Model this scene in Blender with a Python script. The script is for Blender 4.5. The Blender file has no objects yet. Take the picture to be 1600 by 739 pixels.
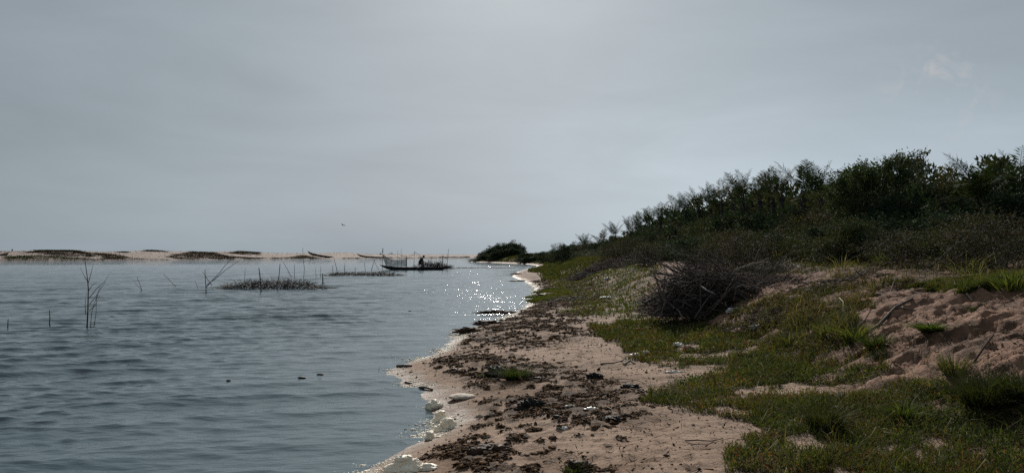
import bpy, math
import numpy as np
from mathutils import Vector, noise as mnoise

rng = np.random.default_rng(7)
SC = bpy.context.scene
COL = SC.collection
PI = math.pi

# ------------------------------------------------------------------ camera
EYE = 1.8
FPX, CX, CY, HOR = 1186.0, 800.0, 369.5, 398.0
PITCH = math.atan((HOR - CY) / FPX)
cam = bpy.data.cameras.new('camera'); camo = bpy.data.objects.new('camera', cam); COL.objects.link(camo)
camo.location = (0, 0, EYE); camo.rotation_euler = (PI / 2 + PITCH, 0, 0)
cam.lens = 36 * FPX / 1600; cam.sensor_width = 36; cam.clip_start = .05; cam.clip_end = 8000
SC.camera = camo

def ray(px, py):
    x = (px - CX) / FPX; v = (CY - py) / FPX
    return np.array([x, math.cos(PITCH) - v * math.sin(PITCH), math.sin(PITCH) + v * math.cos(PITCH)])
def P(px, py, Y):                      # point at depth Y that the photo shows at px, py
    d = ray(px, py); return np.array([0, 0, EYE]) + d * (Y / d[1])
def on_water(px, py):
    d = ray(px, py); return np.array([0, 0, EYE]) + d * (-EYE / d[2])
def pix(X, Y, Z):
    c, s = math.cos(PITCH), math.sin(PITCH); z = Z - EYE
    f = Y * c + z * s; u = -Y * s + z * c
    return CX + FPX * X / f, CY - FPX * u / f

# ------------------------------------------------------------------ noise
def _h(ix, iy, seed):
    n = (ix.astype(np.int64) * 374761393 + iy.astype(np.int64) * 668265263 + seed * 1442695041) & 0xffffffff
    n = ((n ^ (n >> 13)) * 1274126177) & 0xffffffff
    return ((n ^ (n >> 16)) & 0xffffff) / float(0xffffff)
def vnoise(x, y, seed=0):
    ix = np.floor(x); iy = np.floor(y); fx = x - ix; fy = y - iy
    fx = fx * fx * fx * (fx * (fx * 6 - 15) + 10); fy = fy * fy * fy * (fy * (fy * 6 - 15) + 10)
    a = _h(ix, iy, seed); b = _h(ix + 1, iy, seed); c = _h(ix, iy + 1, seed); d = _h(ix + 1, iy + 1, seed)
    return (a * (1 - fx) + b * fx) * (1 - fy) + (c * (1 - fx) + d * fx) * fy
def fbm(x, y, scale, octv=4, seed=0, gain=.5):
    s = 0; a = 1; t = 0; c, sn = math.cos(.6), math.sin(.6)
    x = np.asarray(x, float) / scale; y = np.asarray(y, float) / scale
    for i in range(octv):
        s = s + a * vnoise(x + 17.3 * i, y - 9.1 * i, seed + i); t += a; a *= gain
        x, y = (x * c - y * sn) * 2.03, (x * sn + y * c) * 2.03
    return s / t                        # 0..1
def sm(a, b, x):
    t = np.clip((x - a) / (b - a), 0, 1); return t * t * (3 - 2 * t)

# ------------------------------------------------------------------ mesh helpers
def mesh_np(name, V, F, mat=None, parent=None, col=None, smooth=False, fattrs=None):
    """V (n,3); F (m,k) or list of such arrays; one mesh object"""
    V = np.asarray(V, np.float32)
    Fs = [np.asarray(f, np.int32) for f in (F if isinstance(F, list) else [F]) if len(f)]
    me = bpy.data.meshes.new(name)
    me.vertices.add(len(V)); me.vertices.foreach_set('co', V.ravel())
    loops = np.concatenate([f.ravel() for f in Fs])
    tot = np.concatenate([np.full(len(f), f.shape[1], np.int32) for f in Fs])
    start = np.concatenate([[0], np.cumsum(tot)[:-1]]).astype(np.int32)
    me.loops.add(len(loops)); me.loops.foreach_set('vertex_index', loops)
    me.polygons.add(len(tot)); me.polygons.foreach_set('loop_start', start)
    if smooth: me.polygons.foreach_set('use_smooth', np.ones(len(tot), bool))
    if col is not None:
        c = np.ones((len(V), 4), np.float32); c[:, :3] = col
        me.color_attributes.new('Col', 'FLOAT_COLOR', 'POINT').data.foreach_set('color', c.ravel())
    for k, v in (fattrs or {}).items():
        me.attributes.new(k, 'FLOAT', 'POINT').data.foreach_set('value', np.asarray(v, np.float32))
    me.update(calc_edges=True); me.validate()
    if mat: me.materials.append(mat)
    o = bpy.data.objects.new(name, me); COL.objects.link(o)
    if parent: o.parent = parent
    return o

def grid_faces(nr, nc):
    i = np.arange(nr - 1)[:, None] * nc + np.arange(nc - 1)[None, :]
    return np.stack([i, i + 1, i + nc + 1, i + nc], -1).reshape(-1, 4)

class MB:
    """collects shapes for ONE mesh"""
    def __init__(s): s.V = []; s.F = {3: [], 4: []}; s.C = []; s.n = 0
    def add(s, V, F, col=(.1, .1, .1)):
        V = np.asarray(V, float); F = np.asarray(F)
        if not len(V): return s
        s.V.append(V); s.F[F.shape[1]].append(F + s.n); s.n += len(V)
        s.C.append(np.broadcast_to(np.asarray(col, float), V.shape)); return s
    def tube(s, pts, r, n=5, col=(.1, .08, .06)):
        pts = np.asarray(pts, float); m = len(pts); r = np.broadcast_to(np.asarray(r, float), (m,))
        t = np.gradient(pts, axis=0); t /= np.linalg.norm(t, axis=1)[:, None] + 1e-9
        up = np.array([.13, .31, .94]); up = up if abs(t[0] @ up) < .9 else np.array([.9, .3, .1])
        a = np.cross(t, up); a /= np.linalg.norm(a, axis=1)[:, None] + 1e-9; b = np.cross(t, a)
        ang = np.arange(n) * 2 * PI / n
        V = pts[:, None] + r[:, None, None] * (np.cos(ang)[None, :, None] * a[:, None] + np.sin(ang)[None, :, None] * b[:, None])
        V = V.reshape(-1, 3); i = np.arange(m - 1)[:, None] * n; j = np.arange(n)[None, :]
        F = np.stack([i + j, i + (j + 1) % n, i + n + (j + 1) % n, i + n + j], -1).reshape(-1, 4)
        s.add(V, F, col)
        for e, base in ((pts[0], 0), (pts[-1], (m - 1) * n)):
            c = np.vstack([V[base:base + n], e]); k = np.arange(n)
            s.add(c, np.stack([k, (k + 1) % n, np.full(n, n)], -1), col)
        return s
    def build(s, name, mat, parent=None, smooth=False):
        return mesh_np(name, np.concatenate(s.V), [np.concatenate(f) for f in s.F.values() if f], mat, parent, np.concatenate(s.C), smooth)

def norm(a): return a / (np.linalg.norm(a, axis=-1, keepdims=True) + 1e-9)
def leaves(ctr, axis, side, L, W, col, fold=.15):
    """rhombic leaves: arrays -> V, F, C"""
    n = len(ctr); axis = norm(axis); side = side - axis * (side * axis).sum(1, keepdims=True); side = norm(side)
    nr = np.cross(axis, side); L = np.broadcast_to(L, (n,))[:, None]; W = np.broadcast_to(W, (n,))[:, None]
    v = np.stack([ctr, ctr + axis * L * .45 + side * W * .5 + nr * W * fold, ctr + axis * L, ctr + axis * L * .45 - side * W * .5 + nr * W * fold], 1)
    return v.reshape(-1, 3), np.arange(4 * n).reshape(n, 4), np.repeat(col, 4, 0)
def blades(base, tip, mid, w, side, colb, colt):
    """grass blades, 2 segments tapering: base -> mid -> tip"""
    n = len(base); w = np.broadcast_to(w, (n,))[:, None]
    v = np.stack([base - side * w * .5, base + side * w * .5, mid + side * w * .42, mid - side * w * .42, tip], 1).reshape(-1, 3)
    k = np.arange(n)[:, None] * 5
    F4 = k + np.array([[0, 1, 2, 3]]); F3 = k + np.array([[3, 2, 4]])
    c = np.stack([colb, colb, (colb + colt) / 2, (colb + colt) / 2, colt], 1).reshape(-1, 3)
    return v, F4, F3, c

def empty(name, loc=(0, 0, 0)):
    o = bpy.data.objects.new(name, None); COL.objects.link(o); o.location = tuple(loc); o.empty_display_size = .2; return o
def tag(o, label, cat, group=None):
    o['label'] = label; o['category'] = cat
    if group: o['group'] = group
    return o
def kind(o, k, label=None):
    o['kind'] = k
    if label: o['label'] = label
    return o
def dup(root, loc, rz=0, sc=1.0, label=None, group=None):
    r = root.copy(); COL.objects.link(r); r.location = tuple(loc); r.rotation_euler = (0, 0, rz)
    r.scale = (sc, sc, sc) if np.isscalar(sc) else tuple(sc)
    if label: r['label'] = label
    if group: r['group'] = group
    for ch in list(root.children):
        c = ch.copy(); COL.objects.link(c); c.parent = r
        for g in ch.children:
            d = g.copy(); COL.objects.link(d); d.parent = c
    return r

# ------------------------------------------------------------------ materials
def mat_new(name):
    m = bpy.data.materials.new(name); m.use_nodes = True; nt = m.node_tree
    b = nt.nodes['Principled BSDF']; return m, nt, b
def N(nt, t, **kw):
    n = nt.nodes.new(t)
    for k, v in kw.items():
        if k.startswith('i_'): n.inputs[int(k[2:])].default_value = v
        else: setattr(n, k, v)
    return n
def ramp(nt, stops):
    r = N(nt, 'ShaderNodeValToRGB'); e = r.color_ramp.elements
    while len(e) < len(stops): e.new(.5)
    for q, (p, c) in zip(e, stops): q.position = p; q.color = (*c, 1) if len(c) == 3 else c
    return r
def noise_tex(nt, scale, detail=6, rough=.6, vec=None, dist=0):
    n = N(nt, 'ShaderNodeTexNoise'); n.inputs['Scale'].default_value = scale; n.inputs['Detail'].default_value = detail
    n.inputs['Roughness'].default_value = rough; n.inputs['Distortion'].default_value = dist
    if vec is not None: nt.links.new(vec, n.inputs['Vector'])
    return n
def mixc(nt, fac, a, b, blend='MIX'):
    m = N(nt, 'ShaderNodeMix', data_type='RGBA', blend_type=blend)
    for s, v in ((m.inputs[0], fac), (m.inputs[6], a), (m.inputs[7], b)):
        if hasattr(v, 'is_linked') or isinstance(v, bpy.types.NodeSocket): nt.links.new(v, s)
        else: s.default_value = v if not isinstance(v, tuple) else (*v, 1)[:4]
    return m.outputs[2]
def math_n(nt, op, a, b=0.0, clamp=False):
    m = N(nt, 'ShaderNodeMath', operation=op, use_clamp=clamp)
    for s, v in ((m.inputs[0], a), (m.inputs[1], b)):
        if isinstance(v, bpy.types.NodeSocket): nt.links.new(v, s)
        else: s.default_value = v
    return m.outputs[0]
def leaf_mat(name, rough=.5, trans=.3, gain=1.0, spec=.4):
    """leaf colour comes from the leaf's own colour attribute"""
    m, nt, b = mat_new(name); at = N(nt, 'ShaderNodeAttribute', attribute_name='Col')
    tc = N(nt, 'ShaderNodeTexCoord'); nz = noise_tex(nt, 9, 3, .6, tc.outputs['Object'])
    v = math_n(nt, 'ADD', math_n(nt, 'MULTIPLY', nz.outputs['Fac'], .9), .55)
    c = mixc(nt, 1.0, at.outputs['Color'], v, 'MULTIPLY')
    nt.links.new(c, b.inputs['Base Color']); b.inputs['Roughness'].default_value = rough
    b.inputs['Specular IOR Level'].default_value = spec
    tr = N(nt, 'ShaderNodeBsdfTranslucent'); tcol = mixc(nt, 1.0, c, (1.5 * gain, 1.5 * gain, .7 * gain), 'MULTIPLY')
    nt.links.new(tcol, tr.inputs['Color'])
    mx = N(nt, 'ShaderNodeMixShader'); mx.inputs[0].default_value = trans
    nt.links.new(b.outputs[0], mx.inputs[1]); nt.links.new(tr.outputs[0], mx.inputs[2])
    nt.links.new(mx.outputs[0], nt.nodes['Material Output'].inputs['Surface']); return m
def rough_mat(name, c1, c2, scale=20, rough=.85, bump=.4, attr=False, spec=.3):
    m, nt, b = mat_new(name); tc = N(nt, 'ShaderNodeTexCoord')
    n1 = noise_tex(nt, scale, 6, .65, tc.outputs['Object']); r = ramp(nt, [(.3, c1), (.7, c2)])
    nt.links.new(n1.outputs['Fac'], r.inputs[0]); out = r.outputs[0]
    if attr:
        at = N(nt, 'ShaderNodeAttribute', attribute_name='Col'); out = mixc(nt, 1.0, out, at.outputs['Color'], 'MULTIPLY')
    nt.links.new(out, b.inputs['Base Color']); b.inputs['Roughness'].default_value = rough
    b.inputs['Specular IOR Level'].default_value = spec
    if bump:
        bp = N(nt, 'ShaderNodeBump'); bp.inputs['Strength'].default_value = bump; bp.inputs['Distance'].default_value = .01
        n2 = noise_tex(nt, scale * 4, 5, .7, tc.outputs['Object']); nt.links.new(n2.outputs['Fac'], bp.inputs['Height'])
        nt.links.new(bp.outputs[0], b.inputs['Normal'])
    return m

M_wood = rough_mat('weathered_wood', (.035, .028, .022), (.1, .08, .06), 30)
M_twig = rough_mat('dry_twigs', (.03, .025, .022), (.08, .064, .054), 18, .9, .3, spec=.08)
M_branch = rough_mat('grey_brown_branch', (.05, .04, .034), (.13, .105, .09), 14, .85, .4)
M_pale_twig = rough_mat('bleached_wood', (.16, .13, .1), (.32, .27, .22), 18, .8, .3)
M_stake = rough_mat('wet_stake_bark', (.012, .011, .01), (.04, .034, .03), 25, .7, .3)
M_hull = rough_mat('tarred_hull', (.012, .012, .013), (.035, .032, .03), 6, .6, .3)
M_hull_pale = rough_mat('faded_hull', (.1, .08, .065), (.2, .16, .125), 4, .8, .3)
M_leaf = leaf_mat('shrub_leaf', .8, .14, .9, .05)
M_palm = leaf_mat('palm_leaflet', .75, .15, 1.0, .08)
M_grass = leaf_mat('grass_blade', .7, .36, 1.15, .08)
M_bark = rough_mat('grey_bark', (.07, .06, .05), (.17, .15, .125), 14, .9, .5)
M_wrack = rough_mat('rotting_wrack', (.016, .009, .006), (.07, .035, .018), 12, .75, .5)
M_clump = rough_mat('black_clump', (.006, .006, .006), (.022, .018, .014), 25, .7, .8)
M_litter = rough_mat('dirty_white_plastic', (.5, .48, .44), (.78, .76, .72), 9, .45, .2, spec=.5)
M_stone = rough_mat('pale_stone', (.3, .25, .2), (.46, .4, .33), 9, .8, .4)
M_pink = rough_mat('pink_stone', (.3, .17, .13), (.42, .26, .2), 9, .85, .4)
M_straw = leaf_mat('dry_grass', .85, .1, 1.0, .08)

# ------------------------------------------------------------------ shoreline and ground height
SHORE = np.array([(-30, -12), (-6, -5), (0, -3), (3, -2.2), (5, -1.6), (6.3, -1.28), (7.3, -.9), (8.1, -.72), (8.7, -.9), (9.3, -1.0), (9.9, -1.12),
    (10.6, -1.43), (11.2, -1.72), (11.7, -1.9), (12.3, -1.84), (13, -1.6), (14.2, -1.3), (15.6, -1.3), (16.8, -1.2), (17.6, -1.3), (18.3, -1.2), (19.3, -.75), (21, -.3), (23.2, .0),
    (26, .45), (29.6, .75), (35, 1.05), (41, 1.2), (46, 1.1), (51, .86), (57, .4), (63, .0), (70, .2), (79, .53), (92, 1.7), (107, 3.1), (125, 4.2),
    (138, 3.6), (152, 1.9), (162, -.4), (171, -2.9), (182, -6.8), (192, -10.4), (198, -10.8), (206, -8), (230, 6), (260, 22), (330, 60), (600, 150), (1500, 300)])
def shore(y): return np.interp(y, SHORE[:, 0], SHORE[:, 1]) + .12 * (fbm(y * 1.0, y * 0 + 3.1, 1.1, 3, 5) - .5) * np.clip(y / 10, 0, 1)
def bankx(x, y):
    shift = np.interp(y, [0, 60, 100, 125, 150, 170, 194, 200, 230, 260, 600], [0, 0, 2.2, 3.8, .5, -4, -12, -12, 4, 20, 145])
    q = x - shift
    wob = .5 * (fbm(x, y, 3.5, 3, 31) - .5)
    return q + wob
_rf = np.random.default_rng(17)
FOOT = []
for _k in range(26):     # a few lines of footprints along the path and loose ones beside it
    for _x0, _a in ((.75, .03), (1.35, -.06)):
        _y = 4.6 + _k * .36; FOOT.append((_x0 + _a * _k * .3 + (.09 if _k % 2 else -.09) + _rf.normal(0, .04), _y + _rf.normal(0, .05), _rf.normal(0, .15), _rf.uniform(.012, .028)))
for _k in range(70): FOOT.append((_rf.uniform(.2, 2.2), _rf.uniform(4.5, 15), _rf.uniform(0, 3.1), _rf.uniform(.01, .025)))
for _k in range(60): FOOT.append((_rf.uniform(4, 7.5), _rf.uniform(6, 13), _rf.uniform(0, 3.1), _rf.uniform(.015, .04)))
def hgt(x, y, micro=True):
    x = np.asarray(x, float); y = np.asarray(y, float)
    s = x - shore(y)
    h = np.interp(s, [-40, -6, -1.2, -.4, 0, .35, 1.2, 3, 6, 20], [-3, -.8, -.2, -.06, 0, .07, .19, .30, .42, .5])
    q = bankx(x, y)
    h = h + np.interp(q, [2.9, 3.7, 4.5, 5.5, 6.5, 8.5, 12, 20, 60, 300], [0, .1, .42, .68, .88, 1.08, 1.35, 1.7, 2.2, 3])
    land = sm(-.1, .8, s)
    h = h + land * (fbm(x, y, 2.2, 3, 11) - .5) * .12 * sm(0, 3, s)
    bank = sm(3.0, 4.4, q) * (1 - sm(9, 13, q)); bare = 1 - .6 * sm(6.8, 8.5, q)
    lump = fbm(x * .75 + y * .25, y, .85, 3, 21) - .5; h = h + bank * bare * .24 * lump * (1 - .6 * sm(18, 40, y))
    if micro:
        if h.ndim == 2:
            for fx_, fy_, fa_, fd_ in FOOT:
                jx = slice(np.searchsorted(x[0], fx_ - .3), np.searchsorted(x[0], fx_ + .3)); jy = slice(np.searchsorted(y[:, 0], fy_ - .3), np.searchsorted(y[:, 0], fy_ + .3))
                dx, dy = x[jy, jx] - fx_, y[jy, jx] - fy_; u_ = (dx * math.cos(fa_) + dy * math.sin(fa_)) / .055; v_ = (-dx * math.sin(fa_) + dy * math.cos(fa_)) / .13; rr = np.sqrt(u_ * u_ + v_ * v_)
                h[jy, jx] += fd_ * (-(1 - sm(.5, 1.0, rr)) + .35 * np.exp(-((rr - 1.25) / .25) ** 2))
        near = 1 - sm(16, 30, y)
        ridg = 1 - np.abs(2 * fbm(x * .8, y * 1.1, .42, 3, 41) - 1) * 2
        h = h + near * bank * bare * (.04 * ridg + .035 * (1 - np.abs(2 * fbm(x + y * .6, y * 1.3, .17, 3, 45) - 1) * 2) + .07 * (fbm(x, y, .18, 3, 43) - .5) - .05 * sm(.58, .7, fbm(x, y, .3, 2, 47)))
        h = h + near * land * (.036 * (fbm(x, y, .22, 3, 51) - .5) + .04 * (fbm(x, y, .6, 2, 55) - .5) + .012 * (fbm(x, y, .07, 2, 57) - .5))
    return h
def on_ground(px, py, lift=0.0):
    d = ray(px, py); t = np.geomspace(2.5, 400, 6000); pts = np.array([0, 0, EYE])[None] + d[None] * (t / d[1])[:, None]
    below = pts[:, 2] < hgt(pts[:, 0], pts[:, 1], False)
    i = int(np.argmax(below)) if below.any() else len(t) - 1
    p = pts[i].copy(); p[2] = float(hgt(p[0:1], p[1:2])[0]) + lift; return p
def world_poly(pts): return np.array([on_ground(*p)[:2] for p in pts])
def in_poly(x, y, poly):
    c = np.zeros(x.shape, bool); j = len(poly) - 1
    for i in range(len(poly)):
        xi, yi = poly[i]; xj, yj = poly[j]
        k = ((yi > y) != (yj > y)) & (x < (xj - xi) * (y - yi) / (yj - yi + 1e-12) + xi); c ^= k; j = i
    return c

# cover regions on the ground (outlines measured in the photo, turned into places on the ground)
PG = dict(
 front=world_poly([(1135, 738), (1150, 700), (1205, 682), (1180, 662), (1120, 652), (1060, 645), (1008, 637), (1008, 612), (1045, 597), (1110, 584), (1135, 572), (1060, 575), (985, 566), (990, 550), (930, 527), (935, 508), (1000, 498), (1100, 500), (1180, 478), (1235, 470), (1330, 478), (1350, 488), (1325, 512), (1345, 532), (1372, 572), (1402, 592), (1500, 602), (1700, 592), (1850, 700), (1900, 738)]),
 mid=world_poly([(868, 492), (900, 478), (868, 450), (850, 437), (845, 420), (900, 411), (1000, 406), (1030, 425), (1015, 445), (1035, 470), (1025, 495), (955, 497)]),
 cove=world_poly([(826, 470), (845, 455), (875, 456), (872, 466), (845, 474)]),
 weeds=world_poly([(1040, 455), (1150, 418), (1250, 408), (1400, 410), (1700, 404), (1700, 440), (1580, 440), (1450, 452), (1400, 452), (1350, 468), (1320, 458), (1290, 432), (1190, 432), (1130, 452)]),
 bright=world_poly([(1466, 458), (1480, 447), (1540, 440), (1640, 436), (1640, 454), (1560, 456), (1500, 462)]),
 lip=world_poly([(1345, 478), (1300, 440), (1240, 470), (1180, 510), (1300, 530)]),
)
def grass_mask(x, y):
    g = np.zeros(x.shape)
    n = fbm(x, y, .55, 4, 71)
    xw = x + (fbm(x, y, .35, 3, 73) - .5) * .5 * np.clip(y / 10, .6, 3); yw = y + (fbm(x, y, .4, 3, 75) - .5) * .7 * np.clip(y / 8, .7, 4)
    for k, p in PG.items():
        g = np.maximum(g, in_poly(xw, yw, p) * {'front': 1, 'mid': .95, 'cove': .7, 'weeds': .8, 'bright': 1, 'lip': .6}[k])
    far = sm(60, 75, y) * sm(.6, 2.2, x - shore(y))
    g = np.maximum(g, far * .9); q = bankx(x, y)
    g = np.maximum(g, sm(8.0, 9.2, q) * .9)
    g = np.maximum(g, .45 * sm(45, 60, y) * sm(1.5, 3, x - shore(y)))
    n2 = fbm(x, y, .16, 3, 77)
    return g * sm(.385, .55, .72 * n + .28 * n2 + .07 * (g > .9))
def wrack_mask(x, y):
    s = x - shore(y)
    a = sm(.15, .5, s) * (1 - sm(2.2, 3.2, s)) * sm(13, 15, y) * (1 - sm(45, 60, y))
    b = sm(.35, .7, s) * (1 - sm(1.5, 2.1, s)) * (1 - sm(9.8, 10.8, y)) * .85
    c = sm(.5, .8, s) * (1 - sm(1.8, 2.5, s)) * .6
    m = np.maximum(np.maximum(a, b), c)
    n = fbm(x * 1.0, y * .8, .75, 4, 81); f = fbm(x, y, .11, 3, 83)
    q = bankx(x, y); bk = .75 * sm(3.2, 4.2, q) * (1 - sm(7.5, 8.5, q)) * sm(.54, .64, .5 * fbm(x + y * .5, y * 1.2, .7, 4, 85) + .5 * f)
    return np.clip(np.maximum(np.minimum(1, m * 1.3) * sm(.50, .565, .58 * n + .42 * f + .035 * m), bk), 0, 1)

def wrack_relief(x, y, w): return w * (.035 * fbm(x, y, .11, 2, 91) + .02 * fbm(x, y, .045, 2, 95) - .01) * (y < 40)
# ------------------------------------------------------------------ ground
def axis(stops):
    """coordinates from list of (position, spacing)"""
    out = [stops[0][0]]; pos = np.array([s[0] for s in stops]); sp = np.array([s[1] for s in stops])
    while out[-1] < stops[-1][0]: out.append(out[-1] + max(.005, float(np.interp(out[-1], pos, sp))))
    return np.array(out)
gx = axis([(-900, 120), (-60, 12), (-14, 1.2), (-3.5, .06), (-2, .035), (5, .035), (8, .07), (14, .4), (40, 3), (150, 20), (1200, 200)])
gy = axis([(-60, 10), (-6, 1.0), (2, .2), (4, .04), (9, .035), (16, .07), (30, .15), (80, .5), (200, 1.2), (300, 6), (1500, 120)])
GX, GY = np.meshgrid(gx, gy); GZ = hgt(GX, GY)
gr_ = grass_mask(GX, GY); wr_ = wrack_mask(GX, GY)
GZ = GZ + wrack_relief(GX, GY, wr_)
wet_ = 1 - sm(.0, .5, GX - shore(GY) + .5 * (fbm(GX, GY, .5, 3, 93) - .5))
m, nt, b = mat_new('beach_sand'); tc = N(nt, 'ShaderNodeTexCoord'); ob = tc.outputs['Object']
aw = N(nt, 'ShaderNodeAttribute', attribute_name='wrack'); abk = N(nt, 'ShaderNodeAttribute', attribute_name='bank'); ast = N(nt, 'ShaderNodeAttribute', attribute_name='stain'); ag = N(nt, 'ShaderNodeAttribute', attribute_name='grass'); awt = N(nt, 'ShaderNodeAttribute', attribute_name='wet')
n_big = noise_tex(nt, .9, 5, .6, ob); n_mid = noise_tex(nt, 7, 6, .7, ob); n_fine = noise_tex(nt, 60, 5, .75, ob); n_grain = noise_tex(nt, 400, 2, .6, ob)
rs = ramp(nt, [(.3, (.155, .102, .07)), (.5, (.25, .17, .12)), (.72, (.335, .235, .172))]); nt.links.new(math_n(nt, 'ADD', math_n(nt, 'MULTIPLY', n_big.outputs['Fac'], .6), math_n(nt, 'MULTIPLY', n_mid.outputs['Fac'], .4)), rs.inputs[0])
rg = ramp(nt, [(.35, (.72, .7, .68)), (.65, (1.18, 1.16, 1.15))]); nt.links.new(n_fine.outputs['Fac'], rg.inputs[0])
c = mixc(nt, .85, rs.outputs[0], rg.outputs[0], 'MULTIPLY')
c = mixc(nt, math_n(nt, 'MULTIPLY', abk.outputs['Fac'], .9), c, mixc(nt, 1.0, c, (.78, .63, .59), 'MULTIPLY'))
rst = ramp(nt, [(.4, (.05, .024, .01)), (.6, (.14, .068, .025))]); nst = noise_tex(nt, 30, 5, .75, ob, .3); nt.links.new(nst.outputs['Fac'], rst.inputs[0])
rsm = ramp(nt, [(.42, (0, 0, 0)), (.58, (1, 1, 1))]); nsm = noise_tex(nt, 11, 6, .75, ob); nt.links.new(nsm.outputs['Fac'], rsm.inputs[0])
c = mixc(nt, math_n(nt, 'MULTIPLY', ast.outputs['Fac'], math_n(nt, 'ADD', math_n(nt, 'MULTIPLY', rsm.outputs[0], .5), .42)), c, rst.outputs[0])
# dark specks of plant debris lying in the sand
rd = ramp(nt, [(.565, (0, 0, 0)), (.64, (1, 1, 1))]); nd = noise_tex(nt, 22, 4, .75, ob, .6); nt.links.new(nd.outputs['Fac'], rd.inputs[0])
c = mixc(nt, math_n(nt, 'MULTIPLY', rd.outputs[0], .75), c, (.05, .03, .02))
rw = ramp(nt, [(.36, (.008, .006, .005)), (.48, (.02, .012, .008)), (.56, (.055, .028, .013)), (.68, (.12, .06, .025))]); nw = noise_tex(nt, 9, 7, .8, ob, .5); nt.links.new(nw.outputs['Fac'], rw.inputs[0])
c = mixc(nt, math_n(nt, 'MULTIPLY', aw.outputs['Fac'], .92), c, rw.outputs[0])
rgr = ramp(nt, [(.3, (.022, .017, .01)), (.55, (.05, .042, .02)), (.75, (.1, .068, .045))]); nt.links.new(n_mid.outputs['Fac'], rgr.inputs[0])
c = mixc(nt, math_n(nt, 'MULTIPLY', ag.outputs['Fac'], .88), c, rgr.outputs[0])
wetc = mixc(nt, 1.0, c, (.5, .47, .42), 'MULTIPLY'); c = mixc(nt, awt.outputs['Fac'], c, wetc)
nt.links.new(c, b.inputs['Base Color'])
rr = N(nt, 'ShaderNodeMapRange'); rr.inputs[3].default_value = .95; rr.inputs[4].default_value = .6; nt.links.new(awt.outputs['Fac'], rr.inputs[0]); nt.links.new(rr.outputs[0], b.inputs['Roughness'])
b.inputs['Specular IOR Level'].default_value = .25
bp1 = N(nt, 'ShaderNodeBump'); bp1.inputs['Strength'].default_value = .7; bp1.inputs['Distance'].default_value = .06; nt.links.new(n_mid.outputs['Fac'], bp1.inputs['Height'])
bp2 = N(nt, 'ShaderNodeBump'); bp2.inputs['Strength'].default_value = .6; bp2.inputs['Distance'].default_value = .008; nt.links.new(n_fine.outputs['Fac'], bp2.inputs['Height']); nt.links.new(bp1.outputs[0], bp2.inputs['Normal'])
nt.links.new(bp2.outputs[0], b.inputs['Normal']); M_ground = m
g = mesh_np('ground', np.stack([GX, GY, GZ], -1).reshape(-1, 3), grid_faces(len(gy), len(gx)), M_ground, None, None, True, dict(wrack=wr_.ravel(), stain=(sm(.3, .8, GX - shore(GY)) * (1 - sm(1.9, 2.9, GX - shore(GY) + .8 * (fbm(GX, GY, .8, 3, 151) - .5))) * sm(.38, .58, fbm(GX, GY, .6, 4, 153)) * (GY < 60)).ravel(), bank=(sm(3.0, 4.0, bankx(GX, GY)) * (1 - sm(8.5, 10, bankx(GX, GY)))).ravel(), grass=gr_.ravel(), wet=wet_.ravel()))
kind(g, 'structure', 'reddish sandy beach rising to a low dune on the right')

# ------------------------------------------------------------------ water
ta = axis([(-14, 3), (-3, .25), (-1.1, .02), (-.75, .0026), (.2, .002), (.35, .01), (1, .1), (8, 2)])
wy = [.3]
while wy[-1] < 6000:
    y = wy[-1]; wy.append(y * (1.0036 if 4.5 < y < 130 else (1.006 if 2 < y < 420 else 1.09)))
wy = np.array(wy); TA, WY = np.meshgrid(ta, wy); WX = TA * WY
WZ = np.zeros_like(WX); DX = np.zeros_like(WX); DY = np.zeros_like(WX)
spc = np.maximum(np.gradient(wy)[:, None] * np.ones_like(WX), np.abs(np.gradient(WX, axis=1)))
r2 = np.random.default_rng(3); base = math.radians(-76)
off = np.clip(WX - shore(WY), -60, 0); calm = .34 + .66 * sm(.2, 6, -off)
gust = .78 + .44 * fbm(WX * .5, WY * .35, 2.6, 3, 61)
WAVES = [(l_, .22, .045) for l_ in np.geomspace(.45, 1.2, 10)] + [(l_, .36, .046) for l_ in np.geomspace(.15, .45, 16)]
for i, (l_, spread, st) in enumerate(WAVES):
    l_ *= r2.uniform(.9, 1.1); th = base + r2.normal(0, spread); k = 2 * PI / l_; kx, ky = math.cos(th), math.sin(th); a = st / k
    fade = 1 - sm(.45, .9, spc / l_); ph = k * (kx * WX + ky * WY) + r2.random() * 6.283 + 2.6 * fbm(WX * .6, WY, l_ * 4, 2, 200 + i)
    A = a * fade * calm * gust * (.35 + 1.3 * fbm(WX, WY, l_ * 5, 2, 300 + i))
    WZ += A * (2.2 * ((1 + np.cos(ph)) / 2) ** 2.2 - .75); DX -= kx * A * np.sin(ph); DY -= ky * A * np.sin(ph)
m, nt, b = mat_new('lagoon_water'); tc = N(nt, 'ShaderNodeTexCoord'); ob = tc.outputs['Object']
b.inputs['Base Color'].default_value = (.034, .064, .074, 1); b.inputs['Roughness'].default_value = .05; b.inputs['IOR'].default_value = 1.7
b.inputs['Specular IOR Level'].default_value = .5
mp = N(nt, 'ShaderNodeMapping'); mp.inputs['Scale'].default_value = (.8, 2.2, 1); mp.inputs['Rotation'].default_value = (0, 0, math.radians(-14)); nt.links.new(ob, mp.inputs[0])
na = noise_tex(nt, 9, 3, .6, mp.outputs[0]); nb = noise_tex(nt, 1.6, 3, .6, mp.outputs[0], .3)
acm = N(nt, 'ShaderNodeAttribute', attribute_name='choppy')
bq = N(nt, 'ShaderNodeBump'); bq.inputs['Distance'].default_value = .055; nt.links.new(math_n(nt, 'MULTIPLY', acm.outputs['Fac'], .8), bq.inputs['Strength']); nt.links.new(nb.outputs['Fac'], bq.inputs['Height'])
bp = N(nt, 'ShaderNodeBump'); bp.inputs['Distance'].default_value = .0075; bp.inputs['Strength'].default_value = .9; nt.links.new(na.outputs['Fac'], bp.inputs['Height'])
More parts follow.
